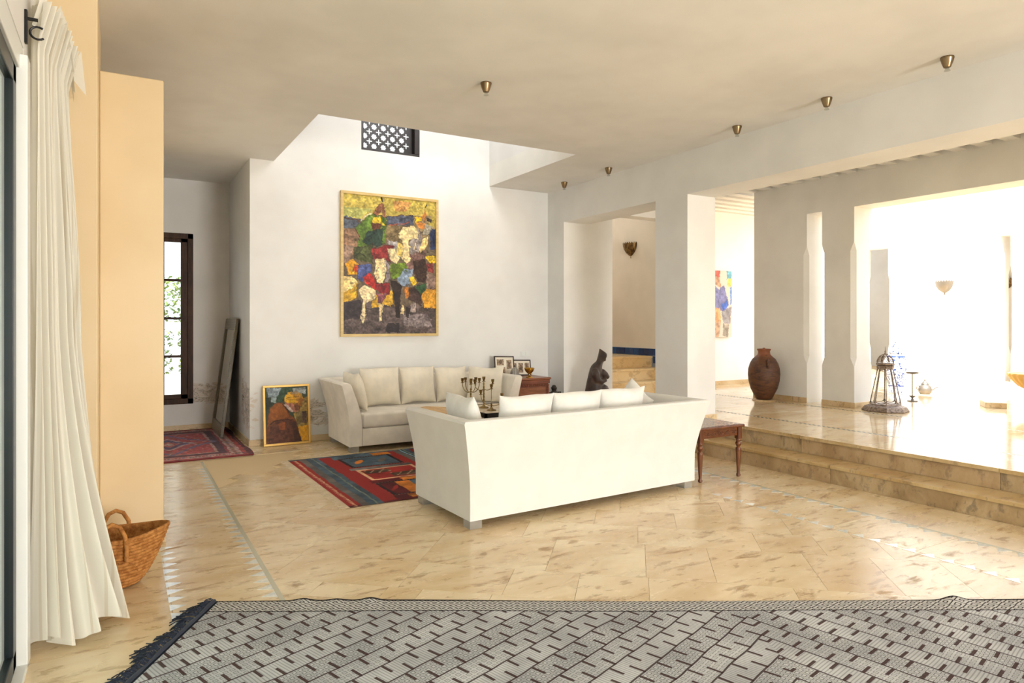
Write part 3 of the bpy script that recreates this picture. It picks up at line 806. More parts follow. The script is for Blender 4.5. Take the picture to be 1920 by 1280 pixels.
def canvas_grid(name, cvs, mat, P, parent=None):
    """P(u, v) -> position; one vertex per canvas cell"""
    h, w = cvs.h, cvs.w
    u = np.linspace(0, 1, w); v = np.linspace(0, 1, h)
    U, V = np.meshgrid(u, v)
    pos = P(U, V)
    me = bpy.data.meshes.new(name)
    idx = np.arange(w * h).reshape(h, w)
    f = np.stack([idx[:-1, :-1], idx[1:, :-1], idx[1:, 1:], idx[:-1, 1:]], -1).reshape(-1, 4)
    me.vertices.add(w * h); me.vertices.foreach_set('co', np.stack(pos, -1).astype(np.float32).ravel())
    me.loops.add(f.size); me.loops.foreach_set('vertex_index', f.ravel().astype(np.int32))
    me.polygons.add(len(f)); me.polygons.foreach_set('loop_start', np.arange(0, f.size, 4, dtype=np.int32))
    me.update(calc_edges=True); me.validate()
    ca = me.color_attributes.new('paint', 'FLOAT_COLOR', 'POINT')
    c = np.ones((w * h, 4), np.float32); c[:, :3] = lin_np(np.clip(cvs.img, 0, 255)).reshape(-1, 3)
    ca.data.foreach_set('color', c.ravel())
    me.materials.append(mat.m)
    return link(name, me, parent)

def frame_bars(w, h, bw, d, name, mat, parent, bevel=0.003):
    """four frame bars around a w x h panel in the local XZ plane, thickness along y (front at -d)"""
    for (x0, x1, z0, z1) in ((-w / 2, w / 2, h - bw, h), (-w / 2, w / 2, 0, bw), (-w / 2, -w / 2 + bw, bw, h - bw), (w / 2 - bw, w / 2, bw, h - bw)):
        MB().box(x0, x1, -d, 0, z0, z1).build(name, mat, parent, bevel=bevel)

# large painting of riders, blocked in from broad palette knife strokes
def zc_(x, y):
    u = (x - 62) / 776.0; t = 60 + 70 * u; return (u, (y - t) / (1214 - t))
C1 = Canvas(200, 300, (112, 96, 76), 11, 0.013)
Z = lambda *p: [zc_(*q) for q in p]
D = [((62, 40, 850, 100, 850, 330, 62, 260), (198, 176, 84), .14), ((62, 170, 300, 190, 200, 260, 62, 250), (172, 170, 96), .1), ((470, 120, 620, 130, 590, 210, 480, 200), (206, 150, 84), .14),
     ((62, 245, 200, 270, 190, 340, 62, 350), (92, 98, 110), .2), ((410, 240, 640, 240, 640, 320, 420, 320), (82, 86, 102), .25), ((640, 235, 800, 250, 840, 330, 840, 420, 640, 420), (150, 128, 92), .2),
     ((62, 350, 200, 350, 160, 560, 62, 600), (140, 108, 84), .25), ((62, 480, 150, 500, 100, 640, 62, 640), (158, 130, 112), .2), ((400, 320, 560, 320, 530, 520, 400, 460), (128, 108, 74), .25),
     ((420, 440, 540, 470, 520, 600, 430, 560), (168, 160, 158), .2), ((560, 520, 740, 520, 760, 700, 580, 700), (112, 84, 76), .4), ((680, 350, 720, 430, 690, 540, 600, 560, 600, 470), (146, 134, 128), .3),
     ((780, 345, 840, 350, 840, 520, 790, 520), (46, 56, 86), .25), ((800, 250, 845, 260, 845, 345, 770, 320), (176, 156, 70), .1),
     ((62, 930, 840, 1000, 840, 1214, 62, 1214), (92, 78, 74), .35), ((62, 950, 200, 930, 220, 1080, 62, 1100), (56, 46, 48), .3), ((420, 1120, 520, 1130, 520, 1200, 400, 1200), (44, 36, 38), .3), ((560, 1060, 760, 1050, 800, 1160, 560, 1150), (132, 118, 116), .3),
     ((700, 850, 840, 830, 840, 1010, 730, 1000), (226, 160, 52), .16), ((300, 900, 460, 860, 470, 970, 290, 1000), (220, 170, 50), .2), ((740, 720, 840, 740, 840, 850, 760, 840), (150, 122, 108), .2),
     # left rider
     ((300, 220, 190, 300, 160, 350, 190, 420, 150, 590, 300, 620, 300, 470, 400, 480, 415, 260, 360, 240), (92, 118, 46), .3), ((250, 380, 380, 340, 370, 480, 330, 500, 210, 460), (46, 66, 56), .3), ((150, 500, 300, 470, 300, 640, 150, 590), (78, 84, 48), .3),
     ((300, 250, 365, 250, 370, 305, 300, 305), (226, 186, 50), .1), ((285, 305, 370, 305, 360, 350, 300, 365), (100, 58, 38), .25), ((300, 225, 350, 150, 380, 140, 400, 180, 360, 210, 340, 245), (150, 96, 66), .3), ((380, 180, 402, 190, 400, 260, 375, 250), (140, 92, 66), .2),
     # right rider
     ((510, 390, 560, 330, 640, 320, 685, 390, 670, 430, 600, 440, 610, 620, 580, 640, 530, 590, 540, 450, 515, 430), (238, 214, 156), .1), ((500, 460, 545, 470, 540, 590, 495, 560), (230, 200, 110), .12), ((720, 430, 765, 420, 760, 480, 700, 550, 690, 530), (236, 206, 136), .1),
     ((650, 245, 715, 245, 715, 290, 655, 295), (236, 190, 40), .1), ((660, 290, 740, 310, 740, 360, 690, 350), (214, 136, 62), .2), ((715, 240, 740, 200, 760, 240, 730, 300), (196, 128, 70), .2), ((740, 310, 800, 330, 780, 400, 720, 400), (150, 142, 124), .2), ((755, 260, 805, 280, 795, 305, 760, 280), (70, 62, 60), .2),
     # horses
     ((285, 520, 350, 500, 380, 490, 440, 480, 480, 500, 420, 560, 450, 620, 330, 600, 300, 600), (148, 52, 50), .35), ((420, 510, 480, 520, 520, 600, 500, 640, 440, 600), (232, 210, 160), .12), ((325, 600, 400, 590, 420, 680, 380, 790, 340, 800, 310, 720), (238, 212, 158), .12), ((395, 600, 440, 640, 440, 760, 390, 800, 420, 680), (160, 146, 148), .2),
     ((75, 640, 140, 600, 190, 650, 180, 720, 100, 730), (224, 160, 36), .25), ((150, 640, 190, 650, 180, 710, 140, 700), (196, 70, 36), .2), ((180, 650, 290, 640, 290, 700, 220, 780, 175, 760), (74, 84, 130), .3), ((215, 750, 280, 715, 330, 800, 330, 860, 250, 800), (188, 48, 40), .25), ((320, 800, 440, 790, 440, 900, 390, 890, 320, 850), (128, 36, 40), .3),
     ((62, 730, 130, 740, 175, 790, 120, 880, 62, 890), (238, 208, 140), .1), ((62, 890, 170, 800, 170, 920, 62, 950), (222, 172, 50), .2), ((185, 850, 230, 810, 330, 860, 320, 930, 240, 960, 240, 1080, 220, 1130, 200, 1080, 220, 940), (236, 212, 164), .15), ((340, 890, 380, 900, 370, 1000, 372, 1110, 350, 1110, 350, 1000), (232, 204, 150), .15), ((330, 880, 420, 890, 370, 960, 340, 950), (132, 76, 84), .3),
     ((440, 640, 560, 630, 590, 670, 520, 760, 450, 760), (112, 136, 44), .3), ((500, 770, 560, 680, 640, 690, 620, 790, 540, 830), (136, 152, 172), .25), ((440, 770, 490, 780, 540, 830, 520, 1000, 530, 1090, 490, 1080, 470, 900), (44, 32, 28), .3), ((640, 620, 740, 600, 760, 700, 750, 790, 670, 790, 640, 720), (62, 44, 36), .4), ((590, 840, 700, 830, 710, 980, 600, 930), (66, 48, 44), .4),
     ((740, 580, 830, 570, 840, 640, 780, 630), (216, 176, 44), .25), ((750, 640, 810, 630, 820, 720, 770, 710), (128, 56, 52), .3), ((600, 760, 640, 745, 665, 800, 640, 830), (232, 190, 50), .15), ((650, 830, 760, 790, 740, 870, 700, 890), (52, 84, 52), .3), ((555, 830, 600, 825, 600, 910, 570, 920), (200, 124, 48), .2),
     ((540, 970, 560, 980, 560, 1060, 530, 1050), (224, 196, 140), .15), ((620, 960, 665, 960, 660, 1040, 610, 1030), (170, 150, 140), .2), ((570, 980, 610, 1000, 600, 1080, 575, 1070), (50, 40, 40), .2)]
for di, (pts, c, var) in enumerate(D):
    pg = Z(*zip(pts[::2], pts[1::2])); C1.fill(pg, c, var)
    for _d in range(3):                       # broken strokes of a neighbouring tone inside each patch
        i = RNG.randint(len(pg)); a, b = pg[i], pg[(i + 2) % len(pg)]
        t = RNG.uniform(.15, .6); q = RNG.uniform(.15, .35)
        C1.line([(a[0] + (b[0] - a[0]) * t, a[1] + (b[1] - a[1]) * t), (a[0] + (b[0] - a[0]) * (t + q), a[1] + (b[1] - a[1]) * (t + q))], RNG.uniform(.003, .008), tuple(np.clip(np.array(c) * RNG.uniform(.62, 1.3), 0, 255)), alpha=.8)
    if di > 17:
        for i in range(len(pg)):
            if RNG.rand() < .45: C1.line([pg[i], pg[(i + 1) % len(pg)]], .0022, (50, 36, 30), alpha=.7)
for pts, wd, c in (((62, 262, 160, 270, 190, 290), .004, (88, 60, 40)), ((160, 350, 200, 430), .004, (96, 50, 40)), ((410, 245, 640, 235), .003, (96, 60, 40)), ((372, 95, 378, 130), .008, (24, 22, 24)), ((755, 140, 740, 185), .006, (34, 34, 34)),
                   ((200, 280, 290, 220), .004, (222, 208, 170)), ((430, 320, 600, 300), .004, (176, 96, 70)), ((540, 470, 560, 540), .003, (90, 62, 36)), ((150, 590, 240, 490), .003, (40, 46, 30)), ((690, 360, 715, 440), .003, (90, 70, 70))):
    C1.line(Z(*zip(pts[::2], pts[1::2])), wd, c)
for i in range(520):
    x, y = RNG.rand(), RNG.rand(); c = C1.img[int(y * 299), int(x * 199)] * RNG.uniform(0.6, 1.35)
    a = RNG.uniform(-1.2, 1.2); L = RNG.uniform(.008, .030)
    C1.line([(x, y), (x + L * math.cos(a), y + L * math.sin(a))], RNG.uniform(.002, .006), c, alpha=0.75)
C1.img *= (1 + .34 * (smooth_noise(300, 200, 70, 901) - .5) + .22 * (smooth_noise(300, 200, 30, 902) - .5))[..., None]
pt = thing('painting', 'large framed oil painting of horsemen hanging above the cream sofa', 'painting', ((2.462 + 3.838) / 2, BACKY, 1.318))
pw, ph = 1.376, 1.90
frame_bars(pw, ph, 0.036, 0.05, 'frame_bar', M_goldframe, pt)
MB().box(-pw / 2 + .03, pw / 2 - .03, -0.026, 0, 0.03, ph - 0.03).build('backing', M_goldframe, pt)
canvas_grid('canvas', C1, M_oil, lambda U, V: (-pw / 2 + .036 + U * (pw - .072), U * 0 - 0.030, .036 + (1 - V) * (ph - .072)), pt)

# portrait leaning against the wall
C2 = Canvas(120, 160, (62, 74, 54), 21, 0.018)
zz = lambda *p: [((x - 120) / 790.0, (y - 140 + (x - 120) * 0.05) / 1010.0) for x, y in zip(p[::2], p[1::2])]
for pts, c, var in (((150, 150, 420, 140, 350, 300, 180, 320), (150, 164, 172), .35), ((620, 150, 880, 120, 880, 260, 640, 200), (160, 166, 164), .3), ((420, 140, 620, 130, 600, 300, 380, 420, 330, 330), (56, 80, 58), .4), ((120, 320, 320, 300, 320, 430, 120, 560), (48, 60, 44), .4), ((230, 280, 330, 300, 320, 420, 230, 400), (136, 150, 150), .3),
                    ((820, 330, 900, 300, 910, 820, 700, 860, 640, 600, 760, 520), (144, 118, 62), .4), ((790, 560, 890, 560, 880, 780, 800, 780), (96, 76, 66), .4), ((680, 600, 780, 560, 800, 800, 700, 820), (120, 104, 66), .4), ((690, 850, 930, 810, 940, 1100, 740, 1110), (206, 148, 34), .15),
                    ((330, 420, 400, 400, 470, 430, 560, 620, 680, 720, 780, 1110, 130, 1160, 130, 900, 200, 500), (118, 66, 36), .25), ((210, 500, 330, 410, 440, 440, 560, 660, 380, 700, 220, 800, 160, 820), (152, 88, 40), .18), ((210, 830, 300, 740, 480, 720, 640, 720, 760, 1110, 160, 1150), (94, 54, 38), .28), ((350, 780, 480, 760, 480, 900, 370, 900), (140, 74, 40), .2), ((600, 760, 680, 740, 780, 1110, 640, 1120), (70, 42, 34), .25),
                    ((470, 400, 640, 410, 700, 430, 740, 560, 620, 590, 560, 560), (172, 112, 90), .3), ((460, 430, 540, 450, 640, 560, 620, 590, 520, 520), (196, 176, 164), .25), ((650, 420, 760, 420, 740, 540, 670, 560), (112, 72, 50), .3),
                    ((470, 380, 480, 300, 540, 220, 660, 200, 790, 240, 830, 330, 800, 410, 640, 430, 500, 410), (196, 142, 52), .25), ((470, 380, 480, 290, 560, 230, 700, 330, 690, 400, 540, 410), (232, 176, 40), .18), ((600, 210, 720, 200, 740, 250, 600, 260), (166, 140, 104), .2), ((740, 330, 830, 330, 790, 480, 720, 440), (150, 98, 44), .25)):
    C2.fill(zz(*pts), c, var)
for pts, wd, c in (((200, 800, 300, 730, 480, 710, 620, 720), .010, (66, 36, 24)), ((500, 320, 640, 300, 760, 300), .006, (150, 96, 30)), ((490, 360, 640, 350, 740, 350), .005, (170, 108, 30)), ((440, 440, 560, 600), .008, (60, 40, 30))):
    C2.line(zz(*pts), wd, c)
pr = thing('portrait', 'gilt framed portrait of a figure in brown hood and yellow turban leaning on wall', 'painting', (1.775, 8.475, 0.0))
pr.rotation_euler = (-0.115, 0, -0.01)
frame_bars(0.56, 0.735, 0.028, 0.035, 'frame_bar', M_gilt, pr)
MB().box(-.26, .26, -0.02, 0, .02, .715).build('backing', M_bark, pr)
canvas_grid('canvas', C2, M_oil, lambda U, V: (-.252 + U * .504, U * 0 - .022, .028 + (1 - V) * .679), pr)

# colourful canvas on the courtyard wall
C3 = Canvas(90, 120, (226, 206, 190), 31, 0.03)
for pts, c in (((.0, .0, .35, .0, .3, .5, 0, .5), (190, 170, 186)), ((.45, .0, .62, .0, .62, .10, .45, .10), (206, 96, 84)), ((.40, .1, .60, .1, .66, .25, .45, .22), (196, 150, 120)), ((.84, .0, 1, .0, 1, .12, .84, .14), (112, 170, 186)), ((.86, .12, 1, .12, .98, .22, .86, .22), (222, 206, 110)), ((.94, .24, 1, .24, 1, .5, .94, .5), (110, 140, 190)),
               ((.40, .22, .60, .28, .74, .22, .90, .48, .80, .62, .52, .58, .36, .56), (128, 128, 172)), ((.66, .52, .84, .46, .90, .52, .74, .62), (76, 110, 196)), ((.2, .56, .62, .56, .66, .76, .3, .80), (222, 160, 112)), ((.66, .62, .98, .54, .96, .8, .72, .78), (150, 144, 146)), ((.4, .78, .66, .76, .6, 1, .42, 1), (200, 160, 130)), ((.72, .8, .92, .8, .86, 1, .72, .98), (160, 148, 134)), ((.05, .5, .3, .5, .3, .9, .05, .9), (150, 110, 120))):
    C3.fill(list(zip(pts[::2], pts[1::2])), c, .22)
p3 = thing('painting', 'bright blue and orange figure painting on the courtyard wall', 'painting', (9.46, 8.715, 1.235))
MB().box(-.42, .42, -0.035, 0, 0, 1.23).build('stretcher', M_mortar_white, p3)
canvas_grid('canvas', C3, M_oil, lambda U, V: (-.42 + U * .84, U * 0 - .036, (1 - V) * 1.23), p3)

# ------------------------------------------------------------------ kilim between the sofas
KX0, KX1, KY0, KY1 = 1.565, 4.60, 5.32, 7.46
RED, DRED, BLU, ORG, CRM, DRK, GRY = (150, 44, 40), (92, 30, 34), (72, 88, 100), (196, 116, 44), (222, 172, 134), (40, 28, 32), (104, 96, 92)
C4 = Canvas(430, 310, RED, 41, 0.004)
W_, H_ = KX1 - KX0, KY1 - KY0
def kr(x0, y0, x1, y1, c, **k): C4.rect(x0 / W_, y0 / H_, x1 / W_, y1 / H_, c, **k)   # metres; y counted from the far edge
kr(0, 0, W_, 0.06, BLU, var=.3); kr(0, H_ - .05, W_, H_, DRED, var=.3)
for i in range(48):
    y = 0.06 + i * 0.0435; kr(.055, y, .075, y + .026, CRM); kr(.04, y + .009, .06, y + .017, CRM)
def stripes(x):
    kr(x, 0, x + .07, H_, GRY, var=.2); kr(x + .07, 0, x + .135, H_, BLU, var=.2); kr(x + .135, 0, x + .150, H_, (120, 126, 112)); kr(x + .150, 0, x + .20, H_, BLU, var=.25)
def box_dark(x, y, w, h, cols):
    kr(x, y, x + w, y + h, DRK, var=.3)
    for i in range(int(w / .03)): kr(x + i * .03, y + .008, x + i * .03 + .012, y + .02, CRM, alpha=.5); kr(x + i * .03 + .01, y + h - .02, x + i * .03 + .022, y + h - .008, CRM, alpha=.5)
    n = len(cols); iw = (w - .07) / n
    for i, c in enumerate(cols):
        kr(x + .035 + i * iw, y + .035, x + .035 + (i + 1) * iw, y + h - .035, c, var=.22)
        C4.ell((x + .035 + (i + .5) * iw) / W_, (y + h / 2) / H_, iw * .16 / W_, h * .2 / H_, random.choice((CRM, RED, ORG, GRY)), rot=.4)
def box_cream(x, y, w, h):
    kr(x, y, x + w, y + h, CRM, var=.2); kr(x + .035, y + .035, x + w - .035, y + h - .035, RED, var=.2)
    for (a, b, c, d) in ((.1, .15, .52, .42), (.42, .55, .92, .85)):
        kr(x + w * a, y + h * b, x + w * c, y + h * d, (96, 72, 56), var=.5)
        for i in range(9): C4.ell((x + w * (a + (c - a) * (i + .5) / 9)) / W_, (y + h * (b + (d - b) * ((i * 5 % 7) / 7))) / H_, .012 / W_, .008 / H_, CRM)
stripes(.11)
def column(x, flip):
    kr(x, .06, x + .66, .24, BLU if not flip else DRED, var=.3); kr(x + .45, .06, x + .66, .2, ORG, var=.2)
    if not flip:
        box_dark(x + .04, .20, .58, .52, [BLU, BLU]); kr(x, .74, x + .66, .84, GRY, var=.4); box_cream(x + .04, .84, .60, .50); kr(x, 1.36, x + .3, 1.46, DRED); kr(x + .3, 1.36, x + .66, 1.46, ORG, var=.3)
        box_dark(x + .02, 1.46, .64, .50, [DRED, ORG, BLU, (150, 66, 52)])
        for i, c in enumerate((DRED, ORG, BLU, (176, 84, 60), ORG)): kr(x + i * .135, 1.97, x + i * .135 + .135, H_ - .05, c, var=.3)
    else:
        box_cream(x + .02, .12, .62, .52); kr(x + .1, .2, x + .26, .55, DRED, var=.4); kr(x, .66, x + .66, .78, GRY, var=.4); box_dark(x + .02, .78, .62, .5, [GRY, BLU]); kr(x, 1.30, x + .66, 1.40, ORG, var=.3); box_cream(x + .03, 1.40, .60, .46)
        for i, c in enumerate((BLU, DRED, ORG, GRY, BLU)): kr(x + i * .135, 1.88, x + i * .135 + .135, H_ - .05, c, var=.3)
column(.44, False); stripes(1.17)
kr(1.262, 0, 1.276, H_, (150, 186, 196)); column(1.52, True); stripes(2.25); kr(2.342, 0, 2.356, H_, (150, 186, 196)); kr(2.6, .1, 2.95, 2.05, ORG, var=.3)
kil = thing('kilim', 'red and blue patterned kilim with cream fringe between the sofas', 'rug', (KX0, KY0, 0))
canvas_grid('weave', C4, M_wool, lambda U, V: (U * W_ + 0.035 * V * (1 - U), (1 - V) * H_ , 0.006 + 0.0015 * np.sin(U * 23) * np.sin(V * 17)), kil)
MB().box(0.04, W_ - .01, 0.01, H_ - .01, 0.0015, 0.0035).build('underside', cloth('kilim backing', (120, 44, 40)), kil)
fr = MB()
for i in range(150):
    t = i / 149; x = 0.035 * (1 - t); y = t * H_
    fr.tube([(x + .004, y, .006), (x - .03, y + random.uniform(-.012, .012), .004), (x - .065 - random.uniform(0, .02), y + random.uniform(-.03, .03), .003)], .0016, 4)
tag(fr.build('fringe', cloth('cream wool fringe', (226, 208, 180)), kil), kind='stuff')

# ------------------------------------------------------------------ alcove rug
RX0, RX1, RY0_, RY1_ = -0.28, 1.30, 8.00, 10.30
C5 = Canvas(250, 340, (150, 58, 62), 51, 0.012)
for a, c in ((0, (58, 40, 48)), (.02, (150, 60, 58)), (.045, (176, 150, 140)), (.10, (120, 52, 56)), (.115, (56, 46, 56)), (.155, (168, 140, 128)), (.17, (164, 66, 66))):
    C5.rect(a * 1.3, a, 1 - a * 1.3, 1 - a, c, var=.3, cells=50)
for i in range(46):
    for s in (0, 1):
        C5.ell((i + .5) / 46, .075 if s == 0 else .925, .009, .012, random.choice(((60, 70, 100), (150, 50, 50), (96, 84, 60))))
        C5.ell(.098 if s == 0 else .902, (i + .5) / 46, .014, .008, random.choice(((60, 70, 100), (150, 50, 50), (96, 84, 60))))
for r, c in ((.36, (92, 92, 122)), (.31, (172, 72, 72)), (.2, (190, 160, 150)), (.16, (76, 80, 110)), (.09, (186, 96, 84)), (.04, (210, 190, 160))):
    C5.fill([(.5, .5 - r), (.5 + r * .5, .5 - r * .35), (.5 + r, .5), (.5 + r * .5, .5 + r * .35), (.5, .5 + r), (.5 - r * .5, .5 + r * .35), (.5 - r, .5), (.5 - r * .5, .5 - r * .35)], c, .25, cells=60)
for i in range(420):
    C5.ell(RNG.uniform(.2, .8), RNG.uniform(.17, .83), RNG.uniform(.004, .014), RNG.uniform(.003, .010), random.choice(((84, 92, 128), (198, 170, 160), (120, 40, 48), (186, 100, 90), (128, 120, 84))), alpha=.8)
C5.img = C5.img * 0.70 + np.array((206, 156, 156)) * 0.30
rg = thing('rug', 'faded red oriental rug lying in the alcove under the mirror', 'rug', (RX0, RY0_, 0))
canvas_grid('pile', C5, M_wool, lambda U, V: (U * (RX1 - RX0) + 0.03 * np.sin(V * 9) * (U > .98) , (1 - V) * (RY1_ - RY0_), 0.010 + .002 * np.sin(U * 11) * np.sin(V * 13)), rg)
MB().box(.01, RX1 - RX0 - .01, .01, RY1_ - RY0_ - .01, 0.0015, .007).build('underside', cloth('rug backing', (110, 50, 50)), rg)
MB().tube([(0, 0, .008), (RX1 - RX0, 0, .008)], .007, 6).build('binding', cloth('rug binding', (120, 38, 40)), rg)
MB().tube([(RX1 - RX0, 0, .008), (RX1 - RX0, RY1_ - RY0_, .008)], .007, 6).build('binding', cloth('rug binding', (120, 38, 40)), rg)

# ------------------------------------------------------------------ large grey chevron rug in front
M_chev = Mat('grey chevron weave', (190, 186, 176), 0.95, spec=0.1)
m = M_chev
X, Y, _z = m.xyz(m.coord('Object'))
wob = m.noise(m.coord('Object'), 2.2, 2) * 0.05
xs = X + wob
A = math.radians(49); p_ = (xs - 2.82).abs() * -1.0
b_ = Y * math.cos(A) - p_ * math.sin(A) + 5.0
a_ = Y * math.sin(A) + p_ * math.cos(A) + 5.0
Wd = 0.128
k_ = (b_ / Wd).floor(); bf = (b_ / Wd).fract()
line_ = bf.lt(0.07)
c_ = a_ / 0.076 + k_ * 0.37; ci = c_.floor(); cf_ = (c_.fract() - 0.5).abs()
bar = cf_.lt(0.10)
odd = ci.mod(2.0).gt(0.5)
tooth = bar * (odd * bf.lt(0.60) + odd.inv() * bf.gt(0.46)).min(1.0)
qa = (a_ / 0.030 + k_ * 0.74).fract() - 0.5; qb = (b_ / (Wd / 4.0)).fract() - 0.5
rr_ = qa.abs().max(qb.abs())
ring = rr_.gt(0.22) * rr_.lt(0.36)
fine = (((a_ / 0.015).fract() - 0.5).abs().gt(0.32))
kind_ = k_.mod(3.0)
k0 = kind_.lt(0.5); k1 = kind_.gt(1.5)
fill_ = (k0 * fine * 0.55 + k1 * ring * 0.95 + (k0 + k1).inv().max(0.0) * (ring * 0.7 + rr_.lt(0.1) * 0.4)).min(1.0)
dense = k1 * (rr_.gt(0.43)) * 0.45
base = m.mix(m.noise(m.coord('Object'), 3, 3).ramp(.3, .7), (200, 201, 202), (170, 171, 173))
c = m.mix((fill_ + dense).min(1.0) * 0.72, base, (66, 64, 66))
c = m.mix(tooth * (kind_.lt(2.5)) * 0.92, c, (62, 38, 36))
c = m.mix(line_ * 0.9, c, (58, 40, 40))
# diamond border along the far edge, dark selvedge at the left end
T_ = Y * -1.0
d1_ = ((X / 0.088).fract() - 0.5).abs(); d2_ = ((T_ / 0.066).fract() - 0.5).abs()
dm = d1_ + d2_
dia = (((dm * 3.2).fract() - 0.5).abs()).lt(0.17)
bord = m.mix(dia * 0.95, (194, 192, 188), (44, 36, 40))
bord = m.mix(T_.lt(0.006).max((T_ - 0.128).abs().lt(0.004)), bord, (40, 36, 40))
c = m.mix(T_.lt(0.132), c, bord)
c = m.mix(X.lt(0.028), c, (30, 36, 48))
m.color(c)
m.bump(m.noise(m.coord('Object'), 300, 2) + (fill_ + tooth) * -0.6, 0.35, 0.003)
RL, RW = 5.6, 2.3
big = thing('rug', 'large grey and brown chevron kilim with navy fringe in the foreground', 'rug', (0.431, 3.89, 0.0), -YAW + 0.006)
nx, ny = 280, 120; rv = []; rf = []
for j in range(ny + 1):
    for i in range(nx + 1):
        x = RL * i / nx; y = -RW * j / ny
        z = 0.009 + 0.004 * math.sin(x * 2.1 + y) * math.sin(y * 3 + x)
        e = math.exp(-(-y / 0.06) ** 2)
        z += e * (0.012 * math.exp(-((x - 0.48) / .05) ** 2) + 0.014 * math.exp(-((x - 0.84) / .05) ** 2) + 0.008 * math.exp(-((x - .66) / .05) ** 2) + 0.022 * math.exp(-((x - 3.98) / .06) ** 2) + .016 * math.exp(-((x - 4.6) / .1) ** 2))
        rv.append((x, y + 0.010 * math.sin(x * 1.7) * (1 + y / RW), z))
for j in range(ny):
    for i in range(nx):
        a = j * (nx + 1) + i; rf.append((a, a + nx + 1, a + nx + 2, a + 1))
rme = bpy.data.meshes.new('weave'); rme.from_pydata(rv, [], rf); rme.materials.append(M_chev.m)
rme.polygons.foreach_set('use_smooth', [True] * len(rme.polygons))
ro = link('weave', rme, big)
sol = ro.modifiers.new('thickness', 'SOLIDIFY'); sol.thickness = 0.006; sol.offset = -1
M_navy = cloth('navy wool fringe', (44, 50, 64))
fr = MB()
for i in range(520):
    y = -RW * (i + random.random()) / 520; L = random.uniform(.05, .13) * (0.55 + 0.45 * math.sin(y * 9) ** 2); dy = random.uniform(-.05, .05)
    fr.tube([(0.012, y, .010), (-.02, y + dy * .3, .018 + random.uniform(0, .014)), (-L * .7, y + dy * .7, .010 + random.uniform(0, .012)), (-L, y + dy, .004)], .0026, 4)
tag(fr.build('fringe', M_navy, big), kind='stuff')
MB().tube([(0.006, -RW * i / 60, .010 + .003 * math.sin(i)) for i in range(61)], .011, 6).build('selvedge', M_navy, big, 60)

# ------------------------------------------------------------------ mirror leaning in the alcove
M_inl = Mat('bone inlaid mirror frame', (92, 84, 62), 0.4)
m = M_inl
o = m.coord('Object'); ox, oy, oz = m.xyz(o)
dots = ((oz / 0.022).fract() - 0.5).abs().lt(0.26) * ((ox / 0.022).fract() - 0.5).abs().lt(0.26)
m.color(m.mix(dots * m.noise(o, 30, 3).ramp(.35, .6), (104, 94, 76), (190, 174, 138)))
mi = thing('mirror', 'tall inlaid mirror leaning on the alcove side wall', 'mirror', (1.150, 9.80, 0.012), -PI / 2)
mi.rotation_euler = (-0.125, 0, -PI / 2)
MW, MH, bw = 0.96, 1.555, 0.085
for (x0, x1, z0, z1) in ((-MW / 2, MW / 2, MH - .15, MH), (-MW / 2, MW / 2, 0, .15), (-MW / 2, -MW / 2 + bw, .15, MH - .15), (MW / 2 - bw, MW / 2, .15, MH - .15)):
    MB().box(x0, x1, -0.038, 0, z0, z1).build('frame_bar', M_inl, mi, bevel=0.006)
MB().box(-MW / 2 + bw - .005, MW / 2 - bw + .005, -0.022, -0.016, .145, MH - .145).build('mirror_glass', M_mirror, mi)
MB().box(-MW / 2 + .02, MW / 2 - .02, -0.012, -0.002, .02, MH - .02).build('backing', M_black, mi)

# ------------------------------------------------------------------ wooden grille in the void
gw, gh = GX1 - GX0, GZ1 - GZ0
gr = thing('wooden_grille', 'dark pierced wooden grille with star pattern high on the wall', 'grille', ((GX0 + GX1) / 2, BACKY + 0.10, GZ0))
for (x0, x1, z0, z1) in ((-gw / 2, gw / 2, gh - .05, gh), (-gw / 2, gw / 2, 0, .035), (-gw / 2, -gw / 2 + .035, .035, gh - .05), (gw / 2 - .07, gw / 2, .035, gh - .05)):
    MB().box(x0, x1, -0.09, 0.05, z0, z1).build('frame_bar', M_grille, gr, bevel=.004)
pitch = 0.131
x0, x1, z0, z1 = -gw / 2 + .03, gw / 2 - .065, .03, gh - .045
holes = []
def star(cx, cz, R, r, n, ph=0): return [(cx + (R if i % 2 == 0 else r) * math.cos(PI * i / n + ph), cz + (R if i % 2 == 0 else r) * math.sin(PI * i / n + ph)) for i in range(2 * n)]
def cross(cx, cz, L, w):
    return [(cx + a, cz + b) for a, b in ((w, w), (w, L * .8), (0, L), (-w, L * .8), (-w, w), (-L * .8, w), (-L, 0), (-L * .8, -w), (-w, -w), (-w, -L * .8), (0, -L), (w, -L * .8), (w, -w), (L * .8, -w), (L, 0), (L * .8, w))]
for i in range(7):
    for j in range(7):
        cx, cz = x0 + .05 + i * pitch, z0 + .06 + j * pitch
        for poly in (star(cx, cz, .044, .033, 8), cross(cx + pitch / 2, cz + pitch / 2, .043, .0095)):
            if min(p[0] for p in poly) > x0 + .004 and max(p[0] for p in poly) < x1 - .004 and min(p[1] for p in poly) > z0 + .004 and max(p[1] for p in poly) < z1 - .004: holes.append(poly)
V2 = [Vector(p) for p in ((x0, z0), (x1, z0), (x1, z1), (x0, z1))]; E2 = [(0, 1), (1, 2), (2, 3), (3, 0)]
for h in holes:
    n0 = len(V2); V2 += [Vector(p) for p in h]; E2 += [(n0 + i, n0 + (i + 1) % len(h)) for i in range(len(h))]
ov, oe, of, *_ = delaunay_2d_cdt(V2, E2, [], 0, 1e-6)
